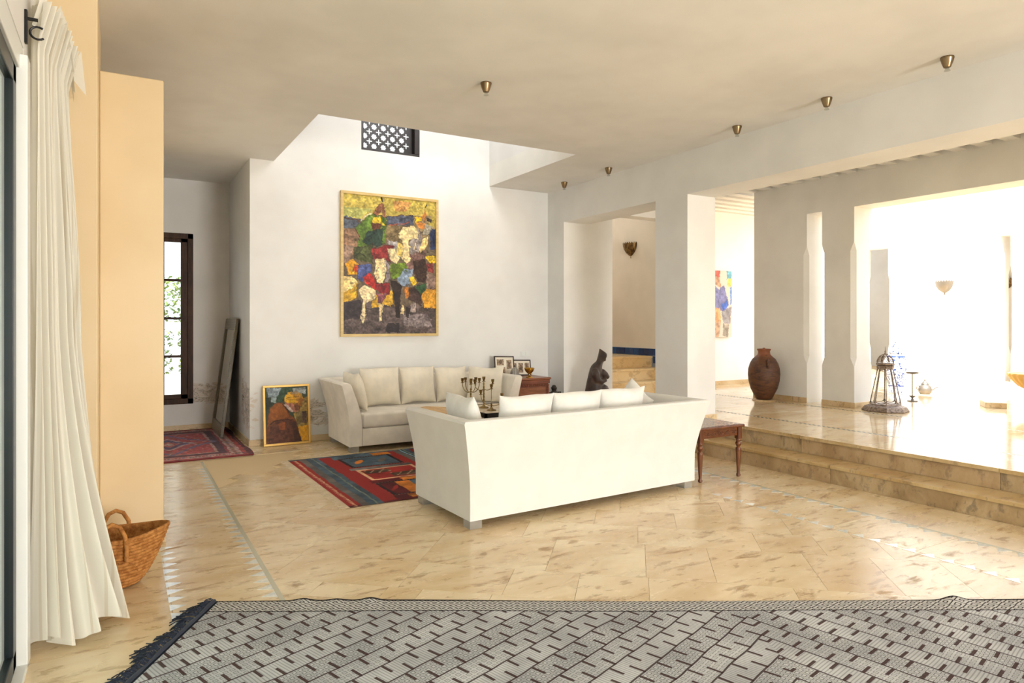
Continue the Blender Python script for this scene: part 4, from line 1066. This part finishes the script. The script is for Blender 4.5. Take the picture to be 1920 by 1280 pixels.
def pin(p, poly):
    r = False
    for i in range(len(poly)):
        a, b = poly[i], poly[(i + 1) % len(poly)]
        if (a[1] > p[1]) != (b[1] > p[1]) and p[0] < (b[0] - a[0]) * (p[1] - a[1]) / (b[1] - a[1]) + a[0]: r = not r
    return r
keep = []
for f in of:
    c = (sum(ov[i].x for i in f) / 3, sum(ov[i].y for i in f) / 3)
    if not any(abs(c[0] - h[0][0]) < .12 and abs(c[1] - h[0][1]) < .12 and pin(c, h) for h in holes): keep.append(tuple(f))
gme = bpy.data.meshes.new('lattice'); gme.from_pydata([(p.x, 0, p.y) for p in ov], [], keep); gme.materials.append(M_grille.m)
go = link('lattice', gme, gr); sm = go.modifiers.new('thickness', 'SOLIDIFY'); sm.thickness = 0.018

# ------------------------------------------------------------------ ceiling spotlights
SPOT = [(2.63, 4.90, 'bronze ceiling spotlight alone near the middle of the ceiling')]
lab = ['bronze ceiling spotlight nearest the right edge of the photo', 'second bronze ceiling spotlight from the right above the beam', 'third bronze ceiling spotlight from the right above the beam', 'fourth bronze ceiling spotlight from the right above the beam', 'bronze ceiling spotlight nearest the far corner by the back wall']
def atz(px, py, z):
    u_ = (px - 960) / 1250.0; d = (z - 1.5) * 1250.0 / (605 - py)
    return (d * (math.sin(YAW) + u_ * math.cos(YAW)), d * (math.cos(YAW) - u_ * math.sin(YAW)))
for (px, py), lb in zip(((1776, 107), (1550, 183.5), (1382, 236.5), (1141, 314.5), (1058, 341.5)), lab):
    q = atz(px, py, CEIL); SPOT.append((q[0], q[1], lb))
G_bulb = glass('spotlight glass', (0.85, 0.86, 0.84))
sb = MB().lathe([(0.020, 0), (0.046, -0.001), (0.0475, -0.008), (0.045, -0.016), (0.037, -0.045), (0.024, -0.078), (0.013, -0.082)], 24).mesh('housing', M_bronze, 40)
sl = MB().lathe([(0.012, -0.080), (0.013, -0.088), (0.021, -0.102), (0.022, -0.104), (0.004, -0.100)], 16).mesh('bulb', G_bulb, 40)
for x, y, lb in SPOT:
    t = thing('ceiling_spotlight', lb, 'spotlight', (x, y, CEIL), 0, 'ceiling spotlights')
    link('housing', sb, t); link('bulb', sl, t)

# ------------------------------------------------------------------ wall sconces
def sconce(label, loc, rz, w, mat, group):
    t = thing('wall_sconce', label, 'sconce', loc, rz, group)
    n = 20; prof = [(w * .5, 0), (w * .48, -w * .12), (w * .43, -w * .30), (w * .30, -w * .48), (w * .12, -w * .62), (w * .03, -w * .66)]
    MB().lathe(prof, n, a0=-PI, a1=0, sy=.8).build('bowl', mat, t, 40)
    tm = MB()
    for i in range(11):
        a = -PI + PI * (i + .5) / 11; d = PI / 11 * .42
        P = lambda a, r, z: (w * r * math.cos(a), w * r * .8 * math.sin(a), z)
        tm.add([P(a - d, .5, 0), P(a + d, .5, 0), P(a, .5, w * .085)], [(0, 1, 2)]); tm.add([P(a - d, .49, 0), P(a + d, .49, 0), P(a, .49, w * .085)], [(0, 2, 1)])
    tm.build('scalloped_rim', mat, t)
    MB().lathe([(0.001, -w * .80), (w * .035, -w * .73), (w * .022, -w * .68), (w * .03, -w * .64)], 10).build('finial', mat, t, 50)
    return t
sconce('brass half bowl sconce on the stair wall', (8.10, 9.46, 2.95), -PI / 2, 0.34, M_sconce, None)
sconce('silver half bowl sconce on the far sunlit courtyard wall', (FX, 7.50, 2.37), -PI / 2, 0.36, M_silver, None)
sconce('dark sconce seen through the narrow courtyard slit', (17.5, 7.43, 2.50), -PI / 2, 0.36, M_sconce, None)

# ------------------------------------------------------------------ light switch
sw_ = thing('light_switch', 'small white light switch plate on the back wall', 'switch', (5.28, BACKY, 1.03))
MB().box(-.075, .075, -.009, 0, -.04, .04).build('plate', M_alu, sw_, bevel=.003)
for i in (-1, 1): MB().box(i * .034 - .025, i * .034 + .025, -.014, -.008, -.025, .025).build('rocker', M_alu, sw_, bevel=.002)

# ------------------------------------------------------------------ carved chest in the corner
ch = thing('carved_chest', 'reddish carved wooden chest in the corner beside the cream sofa', 'chest', (5.03, 8.03, 0))
cw, cd, chh = 0.66, 0.53, 0.715
MB().box(-cw / 2 + .02, cw / 2 - .02, .015, cd, .06, chh - .03).build('body', M_chest, ch)
MB().box(-cw / 2 - .012, cw / 2 + .012, -.012, cd + .005, chh - .03, chh).build('top', M_chest_top, ch, bevel=.006)
MB().box(-cw / 2, cw / 2, 0, .02, chh - .085, chh - .032).build('cornice', M_chest, ch, bevel=.004)
dn = MB().box(-.007, .007, -.006, .014, -.014, .014).mesh('dentil', M_chest)
for i in range(24): link('dentil', dn, ch, (-cw / 2 + .04 + i * .0252, .01, chh - .105))
MB().box(-cw / 2 + .075, cw / 2 - .075, .004, .02, .12, chh - .135).build('front_panel', M_chest_top, ch, bevel=.006)
for s in (-1, 1):
    col_ = [(.022, .06), (.022, .09)] + [(.016 + .006 * (i % 2), .09 + i * .035) for i in range(15)] + [(.022, chh - .10)]
    MB().lathe(col_, 10, (s * (cw / 2 - .03), .012, 0)).build('corner_column', M_chest, ch, 30)
    for yy in (.04, cd - .06): MB().box(s * (cw / 2 - .06) - .03, s * (cw / 2 - .06) + .03, yy - .03, yy + .03, 0, .06).build('foot', M_chest, ch)
orn = MB()
for i in range(5):
    a = i * 2 * PI / 5; orn.tube([(.06 * math.cos(a) * k, .002, .36 + .06 * math.sin(a) * k) for k in (.2, .7, 1)], .006, 5)
orn.build('carving', M_chest, ch)

def photo_frame(label, x, w, h, y, tilt, cells):
    t = thing('photo_frame', label, 'photo frame', (x, y, chh + .001)); t.rotation_euler = (tilt, 0.03, 0)
    frame_bars(w, h, 0.016, 0.018, 'frame_bar', wood('dark frame wood ' + str(w), (62, 44, 34), (40, 28, 22)), t, .002)
    c = Canvas(80, int(80 * h / w), (236, 226, 206), int(w * 100), .004)
    for (a, b, d, e) in cells:
        c.rect(a, b, d, e, (150, 128, 104), var=.5, cells=30); c.ell((a + d) / 2, (b + e) / 2, (d - a) * .22, (e - b) * .3, (110, 88, 70), var=.3)
    MB().box(-w / 2 + .01, w / 2 - .01, -.008, 0, .01, h - .01).build('backing', M_bark, t)
    canvas_grid('print', c, M_print, lambda U, V: (-w / 2 + .014 + U * (w - .028), U * 0 - .010, .014 + (1 - V) * (h - .028)), t)
    return t
photo_frame('taller dark framed set of small photographs on the chest', 4.82, .33, .30, 8.41, -.16, ((.1, .12, .48, .44), (.62, .16, .9, .62), (.3, .54, .54, .9), (.1, .6, .24, .9)))
photo_frame('wider dark framed row of small photographs on the chest', 5.14, .36, .235, 8.49, -.16, ((.08, .18, .30, .8), (.40, .18, .64, .84), (.72, .16, .95, .6)))
M_stone = Mat('grey stone', (150, 144, 136), .7)
m = M_stone; m.color(m.mix(m.noise(m.scaled(m.coord(), (9, 9, 1)), 4, 3).ramp(.35, .65), (164, 158, 148), (124, 118, 112)))
dome = thing('stone_dome', 'grey ribbed dome shaped stone standing on the chest', 'ornament', (4.865, 8.20, chh))
rings = []
for k in range(9):
    a = k / 8 * PI / 2; rings.append([((.064 * math.cos(a) + .001) * (1 + .05 * math.cos(12 * b)) * math.cos(b), (.064 * math.cos(a) + .001) * (1 + .05 * math.cos(12 * b)) * math.sin(b), .012 + .14 * math.sin(a)) for b in np.linspace(0, 2 * PI, 48, endpoint=False)])
MB().loft(rings).build('ribbed_body', M_stone, dome, 50)
MB().lathe([(.055, 0), (.06, .004), (.056, .012)], 24).build('base_ring', M_stone, dome, 40)
gob = thing('goblet', 'brass footed goblet standing on the chest top', 'goblet', (5.07, 8.13, chh))
MB().lathe([(.052, 0), (.050, .008), (.022, .018), (.011, .035), (.011, .045), (.018, .052)], 24).build('foot', M_gold, gob, 40)
MB().lathe([(.016, .050), (.030, .062), (.062, .095), (.066, .122), (.070, .130), (.066, .128), (.058, .096), (.03, .07), (.004, .064)], 28).build('bowl', M_gold, gob, 40)
MB().lathe([(.064, .112), (.0725, .118), (.074, .134), (.070, .138), (.066, .128)], 28).build('rim_band', M_gold, gob, 40)

# small dark bronze item standing on the floor between chest and wall
bz = thing('bronze_ornament', 'small dark bronze ornament on the floor right of the chest', 'ornament', (5.53, 8.18, 0))
M_bz = Mat('dark bronze', (54, 50, 44), .5, .4)
MB().lathe([(.09, 0), (.09, .02), (.05, .04), (.035, .12), (.05, .2), (.09, .30), (.10, .38), (.06, .46), (.03, .50), (.045, .54), (.02, .58)], 20).build('body', M_bz, bz, 40)
for s in (-1, 1): MB().tube([(s * .09, 0, .32), (s * .14, 0, .40), (s * .12, 0, .47), (s * .05, 0, .47)], .010, 8).build('handle', M_bz, bz, 50)

# ------------------------------------------------------------------ coffee table, stool and candelabra
TZ = 0.50
tb = thing('coffee_table', 'low dark metal coffee table with pale stone top between the sofas', 'table', (3.93, 6.86, 0))
tw, td = 0.95, 0.82
MB().box(-tw / 2 + .02, tw / 2 - .02, -td / 2 + .02, td / 2 - .02, TZ - .022, TZ).build('top', travertine('table stone', (226, 210, 186), (210, 190, 160), (186, 160, 130), (.2, .35), False), tb, bevel=.003)
fm = MB()
for (a, b, c, d) in ((-tw / 2, tw / 2, -td / 2, -td / 2 + .025), (-tw / 2, tw / 2, td / 2 - .025, td / 2), (-tw / 2, -tw / 2 + .025, -td / 2, td / 2), (tw / 2 - .025, tw / 2, -td / 2, td / 2)): fm.box(a, b, c, d, TZ - .045, TZ + .003)
fm.build('frame', M_iron, tb)
for sx in (-1, 1):
    for sy in (-1, 1): MB().box(sx * (tw / 2 - .0175) - .0175, sx * (tw / 2 - .0175) + .0175, sy * (td / 2 - .0175) - .0175, sy * (td / 2 - .0175) + .0175, 0.009, TZ - .045).build('leg', M_iron, tb)
stl = thing('wood_stool', 'chunky live edge wooden stool before the cream sofa', 'stool', (3.14, 7.02, 0))
pl = [(.24 * math.cos(a) * (1 + .09 * math.sin(3 * a + 1) + .05 * math.sin(7 * a)), .33 * math.sin(a) * (1 + .07 * math.cos(4 * a) + .05 * math.sin(5 * a))) for a in np.linspace(0, 2 * PI, 36, endpoint=False)]
MB().prism(pl, .475, .505).build('top', M_slab, stl, bevel=.006)
MB().loft([[(p[0] * k, p[1] * k, z) for p in pl] for k, z in ((.80, .008), (.84, .15), (.9, .32), (.99, .475))]).build('trunk', M_bark, stl, 50)
bk_specs = (((4.05, 6.72), (.30, .22, .028), (70, 40, 36), 'dark red book lying at the bottom of the table pile'), ((4.10, 6.74), (.26, .18, .022), (214, 206, 190), 'pale book on top of the dark red book'), ((4.28, 6.95), (.22, .17, .03), (60, 56, 54), 'charcoal book at the right of the coffee table'))
zb = TZ + .003
for i, ((x, y), (w, d, h), c, lb) in enumerate(bk_specs):
    z = zb + (.028 if i == 1 else 0)
    b = thing('book', lb, 'book', (x, y, z), .1 * (i + 1), 'books on the coffee table')
    MB().box(-w / 2 + .004, w / 2 - .002, -d / 2 + .004, d / 2 - .004, .003, h - .003).build('pages', Mat('book pages', (236, 228, 208), .8), b)
    cm = Mat('book cover ' + str(i), c, .5)
    MB().box(-w / 2, w / 2, -d / 2, d / 2, 0, .003).build('cover', cm, b); MB().box(-w / 2, w / 2, -d / 2, d / 2, h - .003, h).build('cover', cm, b); MB().box(-w / 2, -w / 2 + .003, -d / 2, d / 2, 0, h).build('spine', cm, b)
tr = thing('bowl', 'shallow pale dish resting on the coffee table edge', 'bowl', (4.34, 6.68, TZ + .003))
MB().lathe([(.05, 0), (.09, .012), (.105, .03), (.10, .03), (.085, .016), (.01, .008)], 28).build('dish', Mat('pale ceramic', (220, 196, 164), .3), tr, 40)
MB().lathe([(.045, 0), (.05, .0), (.052, .004), (.05, .006)], 20).build('foot_ring', Mat('pale ceramic foot', (206, 180, 150), .4), tr, 40)

def candelabra(label, loc, rz, H, arms, stemtop, low=False):
    t = thing('candelabrum', label, 'candelabrum', loc, rz, 'brass candelabra on the coffee table')
    MB().lathe([(.055, 0), (.056, .006), (.045, .012), (.02, .02), (.010, .036)], 20).build('base', M_brass, t, 40)
    st_ = [(.009, .03)] + [(.007 + .005 * (i % 2), .03 + (H - .03) * i / 14) for i in range(1, 15)]
    MB().lathe(st_, 10).build('stem', M_brass, t, 60)
    cup = [(.006, 0), (.020, .003), (.021, .007), (.009, .011), (.011, .02), (.016, .03), (.019, .055), (.020, .058), (.015, .056), (.010, .03)]
    for (ang, r, zz, z0) in arms:
        pts = []
        for k in np.linspace(0, 1, 12):
            q = r * (1 - math.cos(k * PI)) / 2
            dip = -.042 * math.sin(k * PI) if not low else -.03 * math.sin(k * PI)
            pts.append((q * math.cos(ang), q * math.sin(ang), z0 + (zz - z0) * k ** 2 + dip))
        if r > .001:
            a = MB().tube(pts, .0045, 6).build('arm', M_brass, t, 60)
        else: a = t
        MB().lathe(cup, 14, (r * math.cos(ang), r * math.sin(ang), zz)).build('candle_cup', M_brass, a, 40)
    return t
candelabra('five armed brass candelabrum at the left of the coffee table', (3.59, 7.07, TZ + .003), .3, .22, [(i * 2 * PI / 5 + .2, .105, .285, .20) for i in range(5)] + [(0, 0, .26, 0)], .22)
candelabra('tall two armed brass candelabrum in the middle of the three', (3.69, 6.93, TZ + .003), -.45, .30, [(0, .105, .275, .24), (PI, .105, .275, .24), (0, 0, .305, 0)], .3)
candelabra('low wide brass candelabrum nearest the foreground sofa', (3.655, 6.68, TZ + .003), -.5, .08, [(0, .12, .135, .07), (PI, .12, .175, .07), (PI / 2, .03, .235, .07)], .08, True)

# ------------------------------------------------------------------ carved side table beside the white sofa
sd = thing('side_table', 'carved wooden side table with turned legs beside the white sofa', 'table', (4.96, 4.82, 0), .0)
M_inlt = Mat('inlaid table top', (86, 52, 34), .25)
m = M_inlt; o = m.coord('Object')
vr = m.n.new('ShaderNodeTexVoronoi'); m.l.new(o, vr.inputs['Vector']); vr.inputs['Scale'].default_value = 26; vr.feature = 'DISTANCE_TO_EDGE'
m.color(m.mix(S(m.t, vr.outputs['Distance']).lt(0.10), (72, 42, 30), (190, 160, 130)))
hw, hd_, th_ = .305, .36, .515
MB().box(-hw, hw, -hd_, hd_, th_ - .028, th_ - .002).build('top', M_table, sd, bevel=.008)
MB().box(-hw + .025, hw - .025, -hd_ + .025, hd_ - .025, th_ - .003, th_).build('inlay_panel', M_inlt, sd)
legp = [(.013, 0), (.020, .006), (.021, .022), (.015, .03), (.014, .04), (.0165, .08), (.026, .26), (.027, .275), (.016, .29), (.020, .297), (.029, .315), (.029, .33), (.019, .345), (.025, .352), (.025, .366), (.022, .372)]
lm = MB().lathe(legp, 14).mesh('leg', M_table, 40)
bl = MB().box(-.026, .026, -.026, .026, .37, th_ - .028).mesh('leg_block', M_table, bevel=.003)
for sx in (-1, 1):
    for sy in (-1, 1):
        l_ = link('leg', lm, sd, (sx * (hw - .045), sy * (hd_ - .045), 0)); link('leg_block', bl, l_)
def scroll(w):
    s = MB()
    for i in range(5):
        c = (i - 2) * w / 5.2
        s.tube([(c + (.004 + .004 * a) * math.cos(a * (1 if i % 2 else -1)), -.012, .445 + (.004 + .0032 * a) * math.sin(a)) for a in np.linspace(0, 2.2 * PI, 20)], .0042, 5)
        s.tube([(c + k * w * .09, -.012, .445 + .022 * math.sin(k * 3) * (1 if i % 2 else -1)) for k in np.linspace(-1, 1, 7)], .004, 5)
    return s
for rz, (ox_, oy_), w in ((0, (0, -hd_ + .045), 2 * hw - .14), (PI, (0, hd_ - .045), 2 * hw - .14), (PI / 2, (hw - .045, 0), 2 * hd_ - .14), (-PI / 2, (-hw + .045, 0), 2 * hd_ - .14)):
    a = MB().box(-w / 2, w / 2, -.010, .010, .405, th_ - .028).build('apron', M_table, sd)
    a.location = (ox_, oy_, 0); a.rotation_euler = (0, 0, rz)
    scroll(w).build('carving', M_table, a, 60)

# ------------------------------------------------------------------ statue
def ellring(cx, cy, z, rx, ry, n=28, pw_=1.0): return [(cx + rx * math.cos(a), cy + ry * math.sin(a), z) for a in np.linspace(0, 2 * PI, n, endpoint=False)]
sk = MB()
def bring_(bx, fx, z, ry, tl=0.0, n=28):
    cx, rx = (bx + fx) / 2, (fx - bx) / 2
    return [(cx + rx * math.cos(a), ry * math.sin(a), z + tl * rx * math.cos(a)) for a in np.linspace(0, 2 * PI, n, endpoint=False)]
sk.loft([bring_(*q) for q in ((-.16, .14, 0, .13), (-.158, .14, .06, .14), (-.145, .12, .18, .135), (-.125, .09, .29, .13), (-.105, .07, .38, .128), (-.085, .072, .46, .12), (-.06, .080, .515, .10), (-.025, .085, .55, .07), (.005, .088, .575, .05))])
sk.loft([bring_(*q) for q in ((-.012, .088, .54, .052, 0), (.008, .100, .585, .052, -.2), (.024, .128, .63, .056, -.45), (.034, .140, .67, .058, -.6), (.040, .140, .70, .056, -.62), (.042, .128, .715, .046, -.7), (.044, .070, .735, .02, -.9))])
lap = [(.02, .0, .13, .11), (.05, .10, .125, .12), (.065, .18, .11, .115), (.06, .235, .09, .10), (.04, .27, .05, .07)]
sk.loft([ellring(cx, 0, z, rx, ry) for cx, z, rx, ry in lap])
for s in (-1, 1):
    sk.tube([(-.03, s * .09, .47), (-.02, s * .125, .40), (.0, s * .115, .33), (.05, s * .075, .30), (.12, s * .03, .325)], [.045, .05, .046, .040, .030], 12)
sk.tube([(.03, 0, .43), (.075, 0, .41), (.12, 0, .375), (.165, 0, .345)], [.045, .060, .052, .022], 14)
sk.tube([(.09, 0, .60), (.115, 0, .585), (.122, 0, .575)], [.03, .018, .008], 8)
stt = thing('statue', 'dark carved statue of a hooded seated figure holding a bundle', 'statue', (5.88, 7.62, HALL), -.53); stt.scale = (1.1, 1.1, 1.06)
M_stat = Mat('dark carved wood', (66, 50, 42), .5)
m = M_stat; m.color(m.mix(m.noise(m.coord(), 9, 5).ramp(.35, .7), (78, 60, 50), (48, 36, 32))); m.bump(m.noise(m.coord(), 30, 4), .3, .006)
so = sk.build('figure', M_stat, stt, 180)
rm = so.modifiers.new('fuse', 'REMESH'); rm.mode = 'VOXEL'; rm.voxel_size = .009; rm.use_smooth_shade = True
smo = so.modifiers.new('soften', 'SMOOTH'); smo.iterations = 3
MB().lathe([(.17, 0), (.175, .012), (.165, .02)], 28, (-.0, 0, -.0), sy=.85).build('plinth', M_stat, stt, 40)

# ------------------------------------------------------------------ jar, lantern and things in the gallery
M_jar = Mat('aged brown clay', (92, 56, 36), .5)
m = M_jar; o = m.coord('Object'); jx, jy, jz = m.xyz(o)
n1 = m.noise(m.scaled(o, (2, 2, 6)), 3, 6, .65, .6)
c = m.mix(n1.ramp(.35, .7), (110, 70, 46), (60, 38, 28))
c = m.mix(jz.ramp(.62, .70), c, (142, 84, 54)); c = m.mix(m.noise(o, 7, 4).ramp(.6, .7) * .7, c, (38, 26, 22)); m.color(c); m.bump(n1 + m.noise(o, 40, 3) * .4, .35, .008)
jar = thing('clay_jar', 'tall brown clay jar standing against the courtyard wall', 'jar', (8.27, 6.66, HALL))
jp = [(.10, .022), (.115, .03), (.15, .10), (.19, .18), (.218, .29), (.228, .39), (.222, .47), (.20, .55), (.165, .615), (.115, .66), (.092, .685), (.084, .71), (.086, .735), (.098, .752), (.100, .765), (.092, .768), (.075, .755), (.07, .70)]
MB().lathe(jp, 40).build('body', M_jar, jar, 50)
for a in (PI * .35, PI * 1.3): 
    MB().tube([((.205 + .02 * math.sin(k * PI)) * math.cos(a) , (.205 + .02 * math.sin(k * PI)) * math.sin(a), .62 - .13 * k) for k in np.linspace(0, 1, 9)], .020, 8).build('handle', M_jar, jar, 60)
MB().lathe([(.080, .755), (.078, .760), (.02, .764), (.018, .778), (.012, .784)], 24).build('lid', M_jar, jar, 40)
mt = tag(MB().lathe([(.165, 0), (.168, .008), (.16, .016), (.02, .016)], 32).build('stone_disc', M_skirt, None, 40), 'pale stone disc under the brown clay jar', 'stone disc'); mt.location = (8.27, 6.66, HALL)

la = thing('floor_lantern', 'tall octagonal metal and glass lantern standing beside the pillar', 'lantern', (8.66, 5.06, HALL), .2)
def octr(r, z, n=8, ph=PI / 8): return [(r * math.cos(2 * PI * i / n + ph), r * math.sin(2 * PI * i / n + ph), z) for i in range(n)]
MB().loft([octr(.275, 0), octr(.28, .012), octr(.245, .06), octr(.185, .085), octr(.18, .095)]).build('base', M_lant, la)
R0, R1, z0, z1 = .178, .088, .095, .555
p0, p1 = octr(R0, z0), octr(R1, z1)
for i in range(8):
    j = (i + 1) % 8
    MB().tube([p0[i], p1[i]], .0065, 6).build('post', M_lant, la)
    k = .985
    MB().add([(p0[i][0] * k, p0[i][1] * k, z0), (p0[j][0] * k, p0[j][1] * k, z0), (p1[j][0] * k, p1[j][1] * k, z1), (p1[i][0] * k, p1[i][1] * k, z1)], [(0, 1, 2, 3)]).build('pane', G_pane, la)
    sc_ = MB()
    for zz, zz2 in ((0, 1), (1, 0)):
        for q in range(3):
            pts = []
            for a in np.linspace(0, PI, 9):
                s_ = .5 - .46 * math.cos(a); hgt = (.10 - q * .018) * (1 - math.sin(a) * .85) + .006
                t_ = hgt if zz == 0 else 1 - hgt * .8
                lo = [p0[i][x] + (p0[j][x] - p0[i][x]) * s_ for x in range(3)]; hi = [p1[i][x] + (p1[j][x] - p1[i][x]) * s_ for x in range(3)]
                pts.append([lo[x] + (hi[x] - lo[x]) * t_ for x in range(3)])
            sc_.tube(pts, .0022, 4)
    sc_.build('scallop_trim', M_lant, la)
MB().loft([octr(.080, .553), octr(.100, .560), octr(.100, .590), octr(.094, .595)]).build('collar', M_lant, la)
MB().lathe([(.098, .60), (.108, .606), (.108, .622), (.100, .628)], 24).build('rim', M_lant, la, 40)
for i in range(8):
    a = 2 * PI * i / 8
    MB().tube([(.102 * math.cos(k) * math.cos(a), .102 * math.cos(k) * math.sin(a), .628 + .115 * math.sin(k)) for k in np.linspace(0, PI / 2, 9)], .005, 5).build('dome_rib', M_lant, la)
dr = MB()
for i in range(16):
    a = 2 * PI * (i + .5) / 16
    for k0, k1 in ((.1, .5), (.55, .9)):
        ctr = [( .101 * math.cos(k) * math.cos(a + d), .101 * math.cos(k) * math.sin(a + d), .628 + .115 * math.sin(k)) for d, k in [((.13 * math.sin(t)), (k0 + k1) / 2 + (k1 - k0) / 2 * math.cos(t)) for t in np.linspace(0, 2 * PI, 13)]]
        dr.tube(ctr, .0028, 4)
dr.build('dome_filigree', M_lant, la)
MB().lathe([(.022, .735), (.016, .75), (.007, .762), (.011, .775), (.005, .79), (.003, .83), (.001, .845)], 12).build('finial', M_lant, la, 50)

M_urn = Mat('blue and white ceramic', (238, 240, 244), .2)
m = M_urn; o = m.coord('Object'); ux, uy, uz = m.xyz(o)
wv = m.noise(m.scaled(o, (9, 9, 7)), 1.0, 3, .5, 2.2)
pat = (wv - .5).abs().lt(.035).max(((uz * 1.0 - .60).abs().lt(.012)).max((uz - .12).abs().lt(.01)))
m.color(m.mix(pat, (238, 240, 244), (30, 58, 130)))
urn = thing('ceramic_urn', 'lidded blue and white ceramic urn behind the tall lantern', 'urn', (11.05, 6.28, HALL))
MB().lathe([(.10, 0), (.11, .02), (.10, .05), (.13, .16), (.165, .30), (.185, .42), (.18, .52), (.14, .60), (.10, .64), (.10, .66)], 32).build('body', M_urn, urn, 50)
MB().lathe([(.115, .66), (.118, .672), (.10, .70), (.085, .76), (.05, .80), (.018, .815), (.022, .83), (.015, .85), (.003, .86)], 32).build('lid', M_urn, urn, 50)
cs = thing('candle_stand', 'small silver pedestal stand on the courtyard floor', 'stand', (10.05, 5.47, HALL))
MB().lathe([(.07, 0), (.068, .012), (.02, .02), (.012, .05)], 20).build('foot', M_silver, cs, 40)
MB().lathe([(.008, .04), (.008, .40)], 10).build('stem', M_silver, cs, 40)
MB().lathe([(.02, .40), (.078, .41), (.085, .43), (.08, .432), (.07, .418), (.01, .415)], 24).build('tray', M_silver, cs, 40)
MB().lathe([(.01, .05), (.04, .075), (.042, .085), (.012, .08)], 20).build('cup', M_silver, cs, 40)
tp = thing('teapot', 'silver teapot with long spout on the courtyard floor', 'teapot', (11.3, 5.95, HALL), -.5)
MB().lathe([(.07, 0), (.095, .03), (.10, .07), (.085, .12), (.055, .15), (.05, .155)], 24).build('body', M_silver, tp, 40)
MB().lathe([(.058, .155), (.05, .175), (.025, .20), (.012, .215), (.018, .228), (.006, .245)], 20).build('lid', M_silver, tp, 40)
MB().tube([(.08, 0, .05), (.13, 0, .07), (.18, 0, .10), (.22, 0, .10)], [.022, .016, .011, .008], 8).build('spout', M_silver, tp, 50)
MB().tube([(-.08, 0, .12), (-.13, 0, .14), (-.145, 0, .09), (-.09, 0, .04)], .008, 8).build('handle', M_silver, tp, 50)
M_sand = Mat('yellow carved sandstone', (222, 176, 96), .6)
fo_ = thing('fountain', 'yellow fluted stone fountain bowl at the right edge', 'fountain', (11.02, 4.22, HALL))
rings = []
for r, z in ((.06, .17), (.16, .20), (.28, .27), (.36, .36), (.40, .43), (.405, .45), (.38, .45), (.33, .38), (.2, .27), (.02, .23)):
    rings.append([(r * (1 + (.045 * abs(math.sin(12 * a)) if z < .44 and r > .1 else 0)) * math.cos(a), r * (1 + (.045 * abs(math.sin(12 * a)) if z < .44 and r > .1 else 0)) * math.sin(a), z) for a in np.linspace(0, 2 * PI, 96, endpoint=False)])
MB().loft(rings).build('bowl', M_sand, fo_, 50)
MB().lathe([(.16, 0), (.16, .04), (.10, .06), (.075, .10), (.07, .15), (.10, .18)], 28).build('pedestal', M_sand, fo_, 40)
blk = tag(MB().box(-.19, .19, -.12, .12, 0, .075).build('stone_block', M_skirt, None, bevel=.006), 'low tan stone block on the floor before the fountain', 'stone block')
blk.location = (10.35, 4.55, HALL); blk.rotation_euler = (0, 0, .6)
vs_ = thing('floor_vase', 'grey vase on the stair landing half hidden by the wall', 'vase', (6.82, 9.12, 0.915))
MB().lathe([(.09, 0), (.13, .12), (.14, .26), (.10, .42), (.05, .52), (.06, .56), (.05, .56), (.03, .5)], 28).build('body', M_stone, vs_, 40)
MB().lathe([(.06, .555), (.066, .562), (.06, .57), (.048, .565)], 24).build('rim', M_stone, vs_, 40)

# ------------------------------------------------------------------ basket by the curtain
M_rope = Mat('braided palm fibre', (176, 118, 60), .8, spec=.2)
m = M_rope; o = m.coord('Object')
n1 = m.noise(o, 28, 4, .6); n2 = m.noise(m.scaled(o, (1, 1, 2.2)), 46, 3)
c = m.mix(n1.ramp(.3, .7), (196, 138, 76), (150, 94, 44)); c = m.mix(n2.ramp(.62, .72) * .8, c, (92, 54, 26)); m.color(c); m.bump(n2 + n1, .7, .008)
bs = thing('basket', 'woven palm fibre basket with loop handles by the curtain', 'basket', (-0.03, 4.44, 0), -.06); bs.scale = (.82, .82, .88)
def brim(a): return .29 + .055 * abs(math.cos(a)) ** 6, .325 + .035 * abs(math.cos(a)) ** 3
prof = []
NC = 15
for k in range(NC * 6 + 1):
    t = k / (NC * 6); rp = .007 * abs(math.sin(t * NC * PI)) ; prof.append((t, rp))
def bring(t, rp, ins=0.0):
    out = []
    for a in np.linspace(0, 2 * PI, 64, endpoint=False):
        rx, hz = brim(a)
        b = .16 + (1 - .16) * 0 
        rr = (.135 + (rx - .135) * t ** .62) + rp - ins; ry = (.115 + (.205 - .115) * t ** .62) + rp - ins
        out.append((rr * math.cos(a), ry * math.sin(a), .004 + hz * t))
    return out
mbk = MB().loft([bring(t, rp) for t, rp in prof] + [bring(t, rp * .5, .016) for t, rp in prof[::-6][:-1]])
mbk.build('body', M_rope, bs, 70)
MB().tube([(q[0] * .985, q[1] * .985, q[2]) for q in bring(1.0, 0)] + [(bring(1.0, 0)[0][0] * .985, bring(1.0, 0)[0][1] * .985, bring(1.0, 0)[0][2])], .012, 8, False).build('rim', M_rope, bs, 60)
for s in (-1, 1):
    MB().tube([(x, s * (y_ + .005), z) for x, y_, z in [(-.085, .196, .20), (-.088, .205, .28), (-.078, .20, .36), (-.045, .19, .42), (0, .185, .44), (.045, .19, .42), (.078, .20, .36), (.088, .205, .28), (.085, .196, .20)]], .014, 8).build('handle', M_rope, bs, 60)
np_ = tag(MB().box(-.10, .10, -.06, .06, 0, .012).build('newspaper', Mat('newsprint', (206, 202, 196), .8), None), 'folded pale newspaper lying inside the woven basket', 'newspaper')
np_.location = (-0.02, 4.44, .20); np_.rotation_euler = (.2, .12, -.3); np_.scale = (.8, .8, 1)
